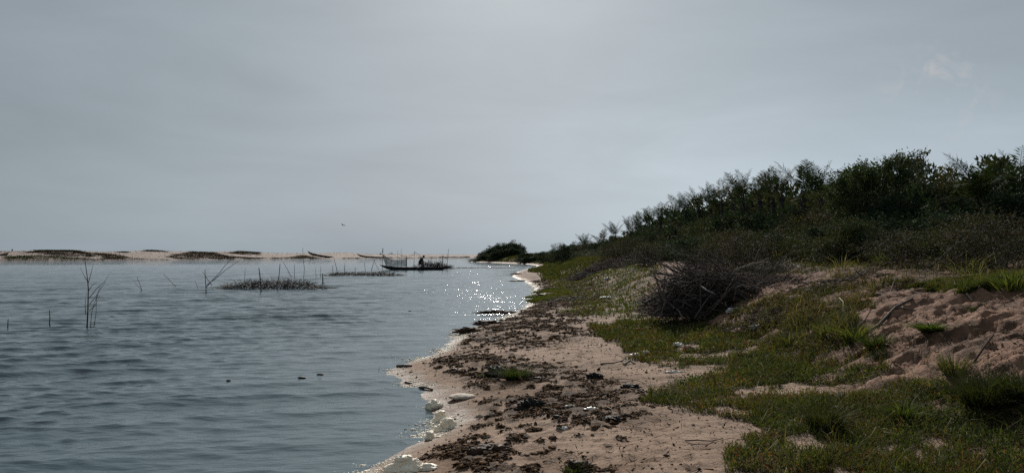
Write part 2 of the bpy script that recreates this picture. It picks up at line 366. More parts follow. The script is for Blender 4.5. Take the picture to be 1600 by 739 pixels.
nt.links.new(bq.outputs[0], bp.inputs['Normal']); nt.links.new(bp.outputs[0], b.inputs['Normal'])
w = mesh_np('water', np.stack([WX + DX, WY + DY, WZ], -1).reshape(-1, 3), grid_faces(len(wy), len(ta)), m, None, None, True, dict(choppy=np.clip(calm * gust, 0, 1.3).ravel()))
kind(w, 'structure', 'grey blue rippled lagoon water')

# ------------------------------------------------------------------ far sandbar
BW = np.array([(-900, 60), (-400, 120), (-260, 165), (-143, 212), (-120, 236), (-96, 284), (-60, 355), (-21.6, 430), (40, 520), (200, 700), (600, 900)], float)
seg = np.linalg.norm(np.diff(BW, axis=0), axis=1); cs = np.concatenate([[0], np.cumsum(seg)])
bs = axis([(0, 20), (cs[2], 6), (cs[3] - 40, 1.0), (cs[7], 1.4), (cs[8], 6), (cs[-1], 30)])
bl = np.stack([np.interp(bs, cs, BW[:, k]) for k in (0, 1)], 1)
ker = np.hanning(31); ker /= ker.sum()
bl = np.stack([np.convolve(np.pad(bl[:, k], 15, 'edge'), ker, 'valid') for k in (0, 1)], 1)
tg = norm(np.gradient(bl, axis=0)); nrm = np.stack([-tg[:, 1], tg[:, 0]], 1)
bu = np.concatenate([np.linspace(-12, 0, 5), np.linspace(1, 60, 60), np.linspace(64, 140, 14)])
BX = bl[:, None, 0] + nrm[:, None, 0] * bu[None]; BY = bl[:, None, 1] + nrm[:, None, 1] * bu[None]
def skybar(px): return np.interp(px, [-400, 0, 40, 60, 110, 150, 200, 235, 260, 330, 375, 400, 440, 545, 575, 640, 740, 900], [393, 393, 392.6, 391.4, 391.8, 393.6, 393.2, 391.4, 393.2, 393.6, 392.8, 394.4, 395.6, 395, 396.8, 397.2, 397.6, 397.6])
def bar_top(px, Y): return EYE + (HOR - skybar(px)) * (Y + 25) / FPX
pxb = 800 + FPX * BX / np.maximum(BY, 50); topb = bar_top(pxb, BY)
prof = np.interp(bu, [-12, 0, 1.5, 8, 26, 45, 80, 140], [-1.5, -.1, .35, .95, 1, .97, .6, -1.5])
low = np.interp(bu, [0, 2, 9, 20, 34], [0, .16, .42, .8, 1.0])
BZ = np.where(bu[None] > 0, np.where(bu[None] < 34, topb * low[None], topb * prof[None] / .99), prof[None] * np.ones_like(topb)) + .35 * (fbm(BX, BY, 14, 3, 101) - .5) * sm(2, 10, bu)[None] * (1 - .75 * sm(24, 32, bu)[None])
m, nt, b = mat_new('dune_sand'); tc = N(nt, 'ShaderNodeTexCoord'); n1 = noise_tex(nt, .25, 5, .6, tc.outputs['Object']); r = ramp(nt, [(.3, (.16, .122, .105)), (.7, (.23, .178, .156))])
nt.links.new(n1.outputs['Fac'], r.inputs[0]); nt.links.new(r.outputs[0], b.inputs['Base Color']); b.inputs['Roughness'].default_value = .95
sb = mesh_np('sandbar', np.stack([BX, BY, BZ], -1).reshape(-1, 3), grid_faces(len(bs), len(bu)), m, None, None, True); kind(sb, 'structure', 'low pinkish sandbar across the lagoon')
# dark low creepers on the sandbar
BPT = np.stack([BX, BY, BZ], -1); bpx, bpy_ = pix(BX, BY, BZ)
patches = [([(8, 399.5), (60, 399), (110, 401.5), (152, 405), (152, 409), (8, 409)], (.028, .042, .012)),
 ([(38, 396), (48, 393), (60, 390), (110, 390), (140, 396), (148, 401), (100, 400.5), (60, 397)], (.026, .02, .012)),
 ([(144, 396), (180, 397.5), (201, 402), (196, 404), (160, 402)], (.035, .025, .014)), ([(186, 393), (199, 393.6), (199, 395.6), (186, 395)], (.03, .024, .014)),
 ([(224, 393), (232, 389), (252, 391), (261, 394.2), (240, 394)], (.035, .03, .014)),
 ([(276, 397), (300, 393.4), (332, 394.4), (356, 400), (402, 404), (402, 407), (288, 407), (262, 402)], (.034, .025, .015)),
 ([(352, 396), (375, 392), (402, 393), (405, 398), (380, 398)], (.034, .026, .015)), ([(340, 402), (420, 402.6), (520, 403.6), (520, 408), (340, 408)], (.028, .024, .015)),
 ([(456, 401), (480, 400), (500, 403), (456, 404)], (.04, .036, .015)), ([(535, 403), (640, 402.5), (735, 401.8), (735, 406), (535, 408)], (.03, .026, .018)), ([(150, 402), (262, 404.5), (262, 409), (150, 409)], (.035, .03, .018))]
mb = MB(); r3 = np.random.default_rng(12)
patches.append(([(-200, 389), (740, 389), (740, 409), (-200, 409)], (.045, .036, .022)))
for poly, colr in patches:
    wj = 3.2 * (fbm(BX, BY, 5, 4, 141) - .5); sel = in_poly(bpx + wj * 4, bpy_ + wj, np.array(poly)) & (fbm(BX, BY, 2.2, 3, 143) > .36) & (BY > 0) & (BZ > .02) & (bu[None] < 36)
    idx = np.argwhere(sel)
    if not len(idx): continue
    n = min(26000, len(idx) * 26) if poly[0][0] > -100 else 5000; pick = idx[r3.integers(0, len(idx), n)]
    c0 = BPT[pick[:, 0], pick[:, 1]] + np.concatenate([r3.normal(0, .7, (n, 2)), np.zeros((n, 1))], 1)
    ax = np.stack([r3.normal(0, .8, n), r3.normal(0, .8, n), r3.uniform(.2, .8, n)], 1); sd = r3.normal(0, 1, (n, 3))
    cc = np.array(colr)[None] * r3.uniform(.5, 1.5, (n, 1)) * r3.uniform(.85, 1.15, (n, 3))
    V, F, C = leaves(c0, ax, sd, r3.uniform(.12, .4, n), r3.uniform(.1, .26, n), cc); mb.add(V, F, C)
o = mb.build('dune_creepers', M_leaf); kind(o, 'stuff', 'dark low creepers covering the sandbar in patches')

# ------------------------------------------------------------------ sky and sun
SUN_EL, SUN_AZ = math.radians(28.5), math.radians(0)
sd = Vector((math.sin(SUN_AZ) * math.cos(SUN_EL), math.cos(SUN_AZ) * math.cos(SUN_EL), math.sin(SUN_EL)))
W = bpy.data.worlds.new('World'); SC.world = W; W.use_nodes = True; nt = W.node_tree
bg = nt.nodes['Background']; bg.inputs['Strength'].default_value = .1
sky = N(nt, 'ShaderNodeTexSky', sky_type='NISHITA', sun_disc=False, sun_elevation=SUN_EL, sun_rotation=SUN_AZ, air_density=1.0, dust_density=3.0, ozone_density=1.0, altitude=0)
tc = N(nt, 'ShaderNodeTexCoord'); dr = tc.outputs['Generated']
hs = N(nt, 'ShaderNodeHueSaturation'); hs.inputs['Value'].default_value = .68; hs.inputs['Saturation'].default_value = .4; nt.links.new(sky.outputs[0], hs.inputs['Color'])
# a thin high veil of cloud: evens out the clear-sky gradient, with faint streaks and a wisp on the right
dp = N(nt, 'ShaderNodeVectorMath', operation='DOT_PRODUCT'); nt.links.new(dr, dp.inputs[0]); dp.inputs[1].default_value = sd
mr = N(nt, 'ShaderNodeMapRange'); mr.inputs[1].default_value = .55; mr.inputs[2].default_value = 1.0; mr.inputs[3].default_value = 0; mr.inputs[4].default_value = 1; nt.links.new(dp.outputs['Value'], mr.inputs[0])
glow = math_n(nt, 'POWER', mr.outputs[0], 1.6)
mps = N(nt, 'ShaderNodeMapping'); mps.inputs['Scale'].default_value = (1.6, 1.6, 7.0); mps.inputs['Rotation'].default_value = (0, math.radians(9), 0); nt.links.new(dr, mps.inputs[0])
st = noise_tex(nt, 1.5, 6, .55, mps.outputs[0], .4)
VEIL = (2.42, 2.88, 3.25)
vs = math_n(nt, 'ADD', math_n(nt, 'MULTIPLY', st.outputs['Fac'], .5), .75)
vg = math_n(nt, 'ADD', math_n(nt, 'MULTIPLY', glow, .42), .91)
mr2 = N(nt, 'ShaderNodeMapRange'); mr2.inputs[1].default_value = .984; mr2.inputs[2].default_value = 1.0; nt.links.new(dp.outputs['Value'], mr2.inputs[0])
vg = math_n(nt, 'ADD', vg, math_n(nt, 'MULTIPLY', math_n(nt, 'POWER', mr2.outputs[0], 2.0), 3.5))  # strong aureole above the frame, added to brighten water reflections and ground
# brighter haze low on the right
hx = N(nt, 'ShaderNodeMapping', vector_type='POINT'); hx.inputs['Scale'].default_value = (1.9, 0, 5.0); hx.inputs['Location'].default_value = (-.47 * 1.9, 0, -.06 * 5.0); nt.links.new(dr, hx.inputs[0])
hl = N(nt, 'ShaderNodeVectorMath', operation='LENGTH'); nt.links.new(hx.outputs[0], hl.inputs[0])
hm = N(nt, 'ShaderNodeMapRange', interpolation_type='SMOOTHSTEP'); hm.inputs[1].default_value = 1.3; hm.inputs[2].default_value = 0; nt.links.new(hl.outputs['Value'], hm.inputs[0])
vg = math_n(nt, 'ADD', vg, math_n(nt, 'MULTIPLY', hm.outputs[0], .8))
sx_ = N(nt, 'ShaderNodeSeparateXYZ'); nt.links.new(dr, sx_.inputs[0]); lz = N(nt, 'ShaderNodeMapRange', interpolation_type='SMOOTHSTEP'); lz.inputs[1].default_value = .2; lz.inputs[2].default_value = 0; nt.links.new(sx_.outputs['Z'], lz.inputs[0]); vg = math_n(nt, 'ADD', vg, math_n(nt, 'MULTIPLY', lz.outputs[0], .17))
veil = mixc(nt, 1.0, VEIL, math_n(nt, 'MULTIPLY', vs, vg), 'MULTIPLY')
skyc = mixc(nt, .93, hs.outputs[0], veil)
wd = Vector(ray(1462, 145)).normalized()
dw = N(nt, 'ShaderNodeVectorMath', operation='DOT_PRODUCT'); nt.links.new(dr, dw.inputs[0]); dw.inputs[1].default_value = wd
mw = N(nt, 'ShaderNodeMapRange', interpolation_type='SMOOTHSTEP'); mw.inputs[1].default_value = .9975; mw.inputs[2].default_value = .9998; nt.links.new(dw.outputs['Value'], mw.inputs[0])
wn = noise_tex(nt, 26, 8, .6, dr, .8); wr = ramp(nt, [(.5, (0, 0, 0)), (.66, (1, 1, 1))]); nt.links.new(wn.outputs['Fac'], wr.inputs[0])
skyc = mixc(nt, math_n(nt, 'MULTIPLY', math_n(nt, 'MULTIPLY', wr.outputs[0], mw.outputs[0]), .5), skyc, (5.4, 5.2, 5.2))
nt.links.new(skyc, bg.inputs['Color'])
sl = bpy.data.lights.new('sun', 'SUN'); so = bpy.data.objects.new('sun', sl); COL.objects.link(so)
sl.energy = 5.0; sl.angle = math.radians(.6); sl.color = (1, .93, .84)
so.rotation_euler = (-sd).to_track_quat('-Z', 'Y').to_euler()
so.location = (0, 0, 50)
vs_ = SC.view_settings; vs_.view_transform = 'Standard'; vs_.look = 'None'; vs_.gamma = 1; vs_.exposure = 0; vs_.use_curve_mapping = False
SC.render.engine = 'CYCLES'; cy = SC.cycles; cy.use_denoising = False; cy.max_bounces = 6; cy.transparent_max_bounces = 12; cy.diffuse_bounces = 3; cy.glossy_bounces = 3
cy.sample_clamp_indirect = 6; cy.use_adaptive_sampling = True; cy.adaptive_threshold = .02

# ------------------------------------------------------------------ grass and ground cover (uncountable)
def scatter(polys, n, ymax, y0=6.0, pw=1.5, seed=0, thr=.35):
    r = np.random.default_rng(seed); out = []
    for k in polys:
        p = PG[k]; lo, hi = p.min(0) - .3, p.max(0) + .3
        m_ = n; y = np.exp(r.uniform(math.log(max(lo[1], 2.5)), math.log(min(hi[1], ymax)), m_ * 3)); x = r.uniform(lo[0], hi[0], m_ * 3)
        acc = r.random(m_ * 3) < (np.minimum(1, y0 / y) ** pw * (y / y.max()) * 1.5 + .05)
        x, y = x[acc], y[acc]; gm = grass_mask(x, y); ok = gm > thr; out.append(np.stack([x[ok], y[ok]], 1)[:n])
    return np.concatenate(out)
def grass_obj(name, pts, hfun, seed, palette, width=.007, lean=.5, mat=None, label='', per=1):
    r = np.random.default_rng(seed); n = len(pts)
    z = hgt(pts[:, 0], pts[:, 1]); base = np.column_stack([pts, z - .01]); dist = np.maximum(pts[:, 1], 3)
    h = hfun(pts, r) * r.uniform(.5, 1.35, n); az = r.uniform(0, 2 * PI, n); ln = r.uniform(.1, 1, n) * lean
    dirn = np.stack([np.cos(az) * ln, np.sin(az) * ln, np.ones(n)], 1)
    mid = base + dirn * (h * .55)[:, None] * np.array([.6, .6, 1]); tip = base + dirn * h[:, None] * np.array([1.5, 1.5, .92])
    w = width * np.maximum(1, dist / 7) ** .8 * r.uniform(.6, 1.5, n)
    sa = r.uniform(0, 2 * PI, n); side = np.stack([np.cos(sa), np.sin(sa), np.zeros(n)], 1)
    pal = np.array(palette); patch = fbm(pts[:, 0], pts[:, 1], .7, 3, seed + 9); pi_ = np.clip((patch - .3) / .4 * len(pal) + r.normal(0, 1.0, n), 0, len(pal) - 1).astype(int)
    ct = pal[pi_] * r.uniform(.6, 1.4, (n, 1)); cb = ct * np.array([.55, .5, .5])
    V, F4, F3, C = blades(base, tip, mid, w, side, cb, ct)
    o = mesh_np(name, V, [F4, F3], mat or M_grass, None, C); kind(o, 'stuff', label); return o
GREENS = [(.09, .1, .03), (.03, .05, .018), (.02, .03, .01), (.042, .048, .016), (.05, .054, .018), (.06, .062, .02), (.06, .068, .022), (.07, .06, .026), (.09, .055, .032), (.05, .065, .018)]
def h_front(p, r): return .03 + .10 * fbm(p[:, 0], p[:, 1], .6, 3, 301) ** 1.5 + .12 * (r.random(len(p)) < .04)
pf = scatter(['front'], 100000, 30, 6, 1.35, 1)
grass_obj('grass', pf, h_front, 2, GREENS, .0055, .7, label='short olive green grass and creepers on the beach')
pm = scatter(['mid', 'cove', 'bright'], 30000, 62, 20, 1.0, 3)
grass_obj('meadow_grass', pm, lambda p, r: .07 + .05 * fbm(p[:, 0], p[:, 1], 2, 3, 303), 4, [(.05, .07, .016), (.06, .08, .02), (.07, .085, .022), (.065, .07, .022), (.08, .075, .03)], .007, .7, label='green grass beside the sandy path')
pw_ = scatter(['weeds', 'lip'], 10000, 40, 12, 1.0, 5, .3)
grass_obj('dry_weeds', pw_, lambda p, r: .05 + .22 * r.random(len(p)) ** 4.5, 6, [(.04, .045, .018), (.05, .06, .018), (.09, .075, .04), (.06, .05, .03), (.13, .11, .06)], .006, .9, label='straggly weeds below the hedge')
r4 = np.random.default_rng(21); yy = r4.uniform(48, 205, 150000); xx = shore(yy) + r4.uniform(.4, 14, 150000); gmf = grass_mask(xx, yy) > .3
pz = np.stack([xx[gmf], yy[gmf]], 1)[:42000]
grass_obj('far_grass', pz, lambda p, r: .12 + .22 * fbm(p[:, 0], p[:, 1], 5, 3, 305), 8, [(.035, .048, .016), (.045, .055, .018), (.06, .06, .024)], .011, .8, label='rough grass along the far shore')
# fleshy creeper with small thick leaves
pc = scatter(['front'], 52000, 20, 6, 1.5, 9, .45); n = len(pc); r5 = np.random.default_rng(10)
ck = fbm(pc[:, 0], pc[:, 1], .5, 3, 311)
z = hgt(pc[:, 0], pc[:, 1]); base = np.column_stack([pc, z + r5.uniform(0, .055, n)])
ax = np.stack([r5.normal(0, .7, n), r5.normal(0, .7, n), r5.uniform(.3, 1.1, n)], 1); sdv = r5.normal(0, 1, (n, 3))
cp = np.array([(.034, .05, .02), (.044, .056, .022), (.054, .058, .022), (.05, .06, .024), (.1, .045, .033), (.08, .08, .022)])
ci = np.clip(((ck - .32) / .36 * 5 + r5.normal(0, 1.1, n)), 0, 5).astype(int); cc = cp[ci] * r5.uniform(.6, 1.4, (n, 1))
sc_ = np.maximum(1, pc[:, 1] / 7) ** .7
V, F, C = leaves(base, ax, sdv, r5.uniform(.018, .044, n) * sc_, r5.uniform(.006, .014, n) * sc_, cc, .25)
o = mesh_np('creeping_ground_cover', V, F, M_grass, None, C); kind(o, 'stuff', 'fleshy creeper with small green and reddish leaves on the sand')
# rotting weed scattered on the beach
r6 = np.random.default_rng(31); yy = np.exp(r6.uniform(math.log(5), math.log(50), 420000)); xx = shore(yy) + r6.uniform(.1, 3.6, 420000); wm = wrack_mask(xx, yy)
ok = r6.random(len(xx)) < 2.2 * wm ** 1.2 * sm(.4, .6, fbm(xx, yy, .16, 3, 87)) * np.minimum(1, .12 + 5 / yy) + .006; xx, yy = xx[ok][:70000], yy[ok][:70000]; n = len(xx)
sc_ = np.maximum(1, yy / 9) ** .7; s6 = (r6.uniform(.003, .012, n) * sc_ * np.where(r6.random(n) < .08, 1.9, 1))[:, None]
c0 = np.column_stack([xx, yy, hgt(xx, yy) + wrack_relief(xx, yy, wrack_mask(xx, yy)) + s6[:, 0] * .35])
octv = np.array([[1, 0, 0], [0, 1, 0], [-1, 0, 0], [0, -1, 0], [0, 0, .7], [0, 0, -.6]], float); octf = np.array([[0, 1, 4], [1, 2, 4], [2, 3, 4], [3, 0, 4], [1, 0, 5], [2, 1, 5], [3, 2, 5], [0, 3, 5]])
jit = octv[None] * r6.uniform(.45, 1.5, (n, 6, 3)) + r6.normal(0, .22, (n, 6, 3)); a6 = r6.uniform(0, 6.28, n); ca, sa6 = np.cos(a6)[:, None], np.sin(a6)[:, None]
jit[..., 0] *= r6.uniform(.8, 2.4, (n, 1)); jx = jit[..., 0] * ca - jit[..., 1] * sa6; jy = jit[..., 0] * sa6 + jit[..., 1] * ca; jit[..., 0], jit[..., 1] = jx, jy
V = (c0[:, None] + jit * s6[:, None]).reshape(-1, 3); F = (np.arange(n)[:, None, None] * 6 + octf[None]).reshape(-1, 3)
wp = np.array([(.026, .016, .01), (.05, .028, .016), (.1, .055, .028), (.17, .1, .052)]); cc = wp[np.minimum(3, (r6.random(n) ** 1.1 * 4).astype(int))] * r6.uniform(.7, 1.3, (n, 1)); C = np.repeat(cc, 6, 0)
o = mesh_np('seaweed_wrack', V, F, M_straw, None, C); kind(o, 'stuff', 'dark rotting weed strewn along the beach')

# ------------------------------------------------------------------ shrubs of the hedge
def make_bush(name, seed, Wd, Ht, nl, leafL, palette, clumps=26, open_=.0, tall=0):
    r = np.random.default_rng(seed); root = empty(name)
    st = MB(); fo_c = []; fo_a = []
    for i in range(clumps):
        a = r.uniform(0, 2 * PI); rad = Wd * .5 * math.sqrt(r.random()) ; hh = Ht * (.12 + .88 * r.random() ** .75) * (1 - .55 * (rad / (Wd * .5)) ** 2.2)
        c = np.array([math.cos(a) * rad, math.sin(a) * rad, max(.12, hh)])
        b0 = np.array([r.normal(0, .12), r.normal(0, .12), -.1]); mid = b0 * .5 + c * .5 + np.array([r.normal(0, .1), r.normal(0, .1), -.1])
        st.tube([b0, mid, c], [.022, .014, .006], 5)
        k = max(8, int(nl / clumps * r.uniform(.5, 1.5))); sg = r.uniform(.13, .26) * (Wd / 2.2)
        for _ in range(4):
            e = c + r.normal(0, sg * 1.5, 3) + np.array([0, 0, .06]); st.tube([c, (c + e) / 2 + r.normal(0, .03, 3), e], [.007, .005, .002], 4)
            q = e + r.normal(0, sg * .65, (k // 4, 3)) * np.array([1, 1, .8]); fo_c.append(q); fo_a.append((q - e) * 2.0 + (e - c) * .8 + r.normal(0, .35, q.shape) * .5)
    for _ in range(5 + tall):              # stray shoots that break the outline
        a = r.uniform(0, 2 * PI); b0 = np.array([math.cos(a) * Wd * .3 * r.random(), math.sin(a) * Wd * .3 * r.random(), Ht * .7]); e = b0 + np.array([r.normal(0, .25), r.normal(0, .25), Ht * r.uniform(.25, .5)])
        st.tube([b0, (b0 + e) / 2 + r.normal(0, .04, 3), e], [.009, .006, .003], 4); k = 26; t = r.uniform(.25, 1, k)[:, None]; q = b0 + (e - b0) * t + r.normal(0, .03, (k, 3)); fo_c.append(q); fo_a.append((e - b0) * .5 + r.normal(0, .6, (k, 3)))
    ctr = np.concatenate(fo_c); axs = np.concatenate(fo_a); ctr[:, 2] = np.maximum(ctr[:, 2], .03); n = len(ctr)
    pal = np.array(palette); cc = pal[r.integers(0, len(pal), n)] * r.uniform(.6, 1.4, (n, 1))
    V, F, C = leaves(ctr, axs + r.normal(0, .12, axs.shape), r.normal(0, 1, (n, 3)), 1.3 * leafL * r.uniform(.6, 1.3, n), 1.3 * leafL * r.uniform(.32, .5, n), cc)
    mesh_np('foliage', V, F, M_leaf, root, C); st.build('stems', M_bark, root, True); return root
DG = [(.028, .046, .03), (.034, .052, .03), (.042, .058, .03), (.024, .04, .028)]
OL = [(.055, .068, .03), (.07, .076, .032), (.042, .054, .03), (.09, .078, .045)]
BR = [(.04, .042, .028), (.06, .052, .038), (.034, .04, .026), (.095, .08, .055)]
protos = [make_bush('shrub', 101, 2.5, 2.1, 8600, .085, DG, 30), make_bush('shrub', 102, 2.3, 2.0, 8600, .07, OL, 30), make_bush('shrub', 103, 2.7, 2.2, 6500, .15, DG, 30),
          make_bush('shrub', 104, 2.4, 1.8, 8600, .06, BR, 34), make_bush('shrub', 105, 2.4, 2.3, 6000, .17, OL, 26), make_bush('shrub', 106, 2.2, 2.0, 8600, .075, [(.026, .046, .02), (.036, .056, .024)], 30)]
PH = [2.1, 2.0, 2.2, 1.8, 2.3, 2.0]
LINE = np.array([(6, 15), (9, 13.2), (12, 12), (14, 11.2), (15.5, 10.6), (18, 9.4), (20, 8.7), (25, 8.4), (32, 8.3), (50, 8.6), (80, 9.2), (105, 9.6), (125, 8.6), (140, 5)], float)
SKYL = np.array([(700, 398), (820, 398), (850, 394), (900, 383), (950, 382), (1000, 370), (1060, 354), (1130, 339), (1180, 331), (1245, 325), (1300, 312), (1330, 296), (1450, 294), (1500, 290), (1600, 294), (1900, 300)], float)
used = [False] * 6; nb = 0
def place_bush(k, x, y, ztop, label, group, wscale=1.0, rz=None):
    global nb
    z0 = float(hgt(np.array([x]), np.array([y]), False)[0]); h = max(.5, ztop - z0); s = h / PH[k]; sw = min(max(s, .75), 1.5) * wscale
    rz = rng.uniform(0, 2 * PI) if rz is None else rz
    if not used[k]:
        o = protos[k]; used[k] = True; o.location = (x, y, z0 - .03); o.rotation_euler = (0, 0, rz); o.scale = (sw, sw, s); tag(o, label, 'shrub', group)
    else: o = dup(protos[k], (x, y, z0 - .03), rz, (sw, sw, s), label, group); o['category'] = 'shrub'
    nb += 1; return o
KN = ['dark leafy', 'olive leafed', 'broad leafed', 'dry twiggy', 'long leafed', 'dense blackish green']
def where(px):
    if px > 1480: return 'at the right edge of the hedge below the spreading palm'
    if px > 1330: return 'in the hedge below the tall leaning tree'
    if px > 1190: return 'in the hedge behind the sandy hollow, left of the leaning tree'
    if px > 1060: return 'in the hedge directly behind the big brushwood pile'
    if px > 960: return 'where the hedge slopes down left of the brushwood pile'
    return 'in the low far end of the hedge towards the headland'
y = 10.0
while y < 138:
    step = (1.25 + .021 * y); xl = float(np.interp(y, LINE[:, 0], LINE[:, 1]))
    for row, (dx, kk, frac) in enumerate(((.7, (3, 1, 5, 0), .6), (2.3, (0, 1, 2, 5, 3), .82), (4.2, (0, 2, 4, 1), 1.0), (6.6, (2, 4, 0, 5), 1.0))):
        if row == 3 and y > 60: continue
        sc_ = 1 + .006 * y
        x = xl + dx * sc_ + rng.normal(0, .25); yy = y + rng.normal(0, .3) * sc_
        px, _ = pix(x, yy, 2.0); zsky = EYE + (HOR - np.interp(px, SKYL[:, 0], SKYL[:, 1])) / FPX * yy
        z0 = float(hgt(np.array([x]), np.array([yy]), False)[0])
        zt = z0 + (zsky - z0) * frac * rng.uniform(.8, 1.04)
        if px > 1800: continue
        k = int(rng.choice(kk)); place_bush(k, x, yy, max(zt, z0 + .7) + (.14 + .16 * sm(30, 60, yy)) * (row > 0) * max(0, zt - z0), f'{KN[k]} shrub {where(px)}', 'shrubs massed in the hedge on the dune', 1.0 + .003 * y)
    y += step
# low dry bushes standing in front of the hedge (left of the brushwood pile) and on the far shore
for (px, py, h, k, lab) in [(960, 413, 1.2, 3, 'grey dry bush low in front of the hedge beside the twig heap'), (1130, 424, 1.1, 3, 'dry twiggy bush directly behind the brushwood pile top'), (1172, 424, 1.0, 3, 'dry twiggy bush behind the right end of the brushwood pile'), (1085, 420, 1.1, 0, 'dark leafy bush behind the left of the brushwood pile'), (985, 408, 1.4, 3, 'brownish dry bush in front of the hedge above the grass slope'), (1010, 415, 1.0, 3, 'straggly dry bush just left of the brushwood pile top'),
      (848, 411, 1.9, 0, 'small round dark bush alone on the far shore right of the headland'), (862, 411, 2.0, 1, 'pale green bush beside the small round bush on the far shore'), (880, 411, 2.2, 0, 'dark bush at the foot of the far slope right of the cove'), (835, 409, 1.2, 1, 'low green bush between the headland and the small round bush'),
      (1340, 412, .8, 1, 'low weedy bush at the hedge foot under the leaning tree'), (1480, 418, .8, 1, 'low weedy bush at the hedge foot above the bright grass'), (1560, 420, .9, 3, 'dry weedy bush at the hedge foot by the right edge'), (1420, 418, .7, 3, 'thin dry bush at the hedge foot above the sand bank')]:
    g0 = on_ground(px, py); place_bush(k, g0[0], g0[1], g0[2] + h, lab, None)
# headland thicket
HL = [(742, 404, 2.2), (750, 399, 2.4), (757, 395, 2.6), (764, 391, 2.8), (771, 388, 3), (778, 386, 3), (785, 384, 3.2), (793, 382, 3.2), (801, 382, 3.2), (808, 385, 3), (813, 391, 2.5), (820, 397, 2), (828, 396.5, 2), (838, 396, 2), (848, 395, 2), (860, 393, 2), (872, 390.5, 2)]
for i, (px, py, wd_) in enumerate(HL):
    for dy, f in ((0, .6), (7, 1.0)):
        Y = 172 + dy + (742 - px) * -.06 + (18 if px < 770 else 8)
        if px > 815: Y = 150 + dy
        x = (px - 800) / FPX * Y; zt = EYE + (HOR - py) / FPX * Y; z0 = float(hgt(np.array([x]), np.array([Y]), False)[0])
        place_bush([0, 5, 2][i % 3], x, Y, z0 + (zt - z0) * f, 'dark rounded bush in the thicket on the headland' if px < 818 else 'low bush on the slope joining the headland to the hedge', 'bushes of the headland' if px < 818 else 'bushes between headland and hedge', 1.5)

# ------------------------------------------------------------------ palms
def make_palm(seed, nf, Lf, trunk_h, e0=38, b0=.25):
    r = np.random.default_rng(seed); root = empty('palm')
    tb = MB(); tp = np.array([[0, 0, -.15], [.02, .01, trunk_h * .5], [.03, 0, trunk_h]]); tb.tube(tp, [.11, .1, .09], 8)
    for _ in range(26): # old leaf stubs
        a = r.uniform(0, 2 * PI); zz = r.uniform(.05, trunk_h); d = np.array([math.cos(a), math.sin(a), 0]); tb.tube([d * .08 + [0, 0, zz], d * .16 + [0, 0, zz + .12]], [.025, .015], 4)
    tb.build('trunk', M_stake, root)
    for i in range(nf):
        az = 2 * PI * i / nf * 2.4 + r.normal(0, .2); el = math.radians(r.uniform(e0, 88)); L = Lf * r.uniform(.75, 1.1); m_ = 16; t = np.linspace(0, 1, m_)
        bend = r.uniform(b0, b0 + .9); ang = el - bend * t ** 1.6 * 1.3; ds = L / (m_ - 1)
        hr = np.concatenate([[0], np.cumsum(np.cos(ang[:-1]) * ds)]); vz = np.concatenate([[0], np.cumsum(np.sin(ang[:-1]) * ds)])
        hd = np.array([math.cos(az), math.sin(az), 0]); pts = hd[None] * hr[:, None] + np.array([0, 0, 1])[None] * (vz[:, None] + trunk_h)
        f = MB(); f.tube(pts, np.linspace(.017, .004, m_), 4, (.06, .06, .025))
        K = 46; tt = np.repeat(np.linspace(.2, .99, K), 2); sg = np.tile([1, -1], K); pb = np.stack([np.interp(tt, t, pts[:, q]) for q in range(3)], 1)
        tang = norm(np.stack([np.interp(tt, t, np.gradient(pts[:, q])) for q in range(3)], 1)); lat = np.array([-hd[1], hd[0], 0])[None]; up = norm(np.cross(tang, lat))
        ax = lat * sg[:, None] * 1.0 + tang * (.55 + .5 * tt[:, None]) + up * r.normal(.12, .22, (2 * K, 1)) + r.normal(0, .16, (2 * K, 3)) + np.array([0, 0, -.18])
        LL = L * .24 * np.sin(np.clip(tt * .9 + .12, 0, 1) * PI) ** .7 * r.uniform(.75, 1.15, 2 * K); cc = np.array([(.026, .042, .018)]) * r.uniform(.6, 1.5, (2 * K, 1))
        if r.random() < .06: cc = cc * 0 + np.array([(.07, .055, .03)]) * r.uniform(.7, 1.3, (2 * K, 1))
        V, F, C = leaves(pb, ax, up + r.normal(0, .2, up.shape), LL, LL * .055 + .005, cc, .1); 
        sdv = np.cross(ax, up); V, F, C = leaves(pb, ax, sdv, LL, LL * .055 + .005, cc, .1); f.add(V, F, C)
        f.build('frond', M_palm, root)
    return root
pal_p = [make_palm(201, 7, 2.2, .5, 50, .3), make_palm(202, 6, 2.0, .35, 48, .2), make_palm(203, 16, 1.9, .6, 22, .65)]
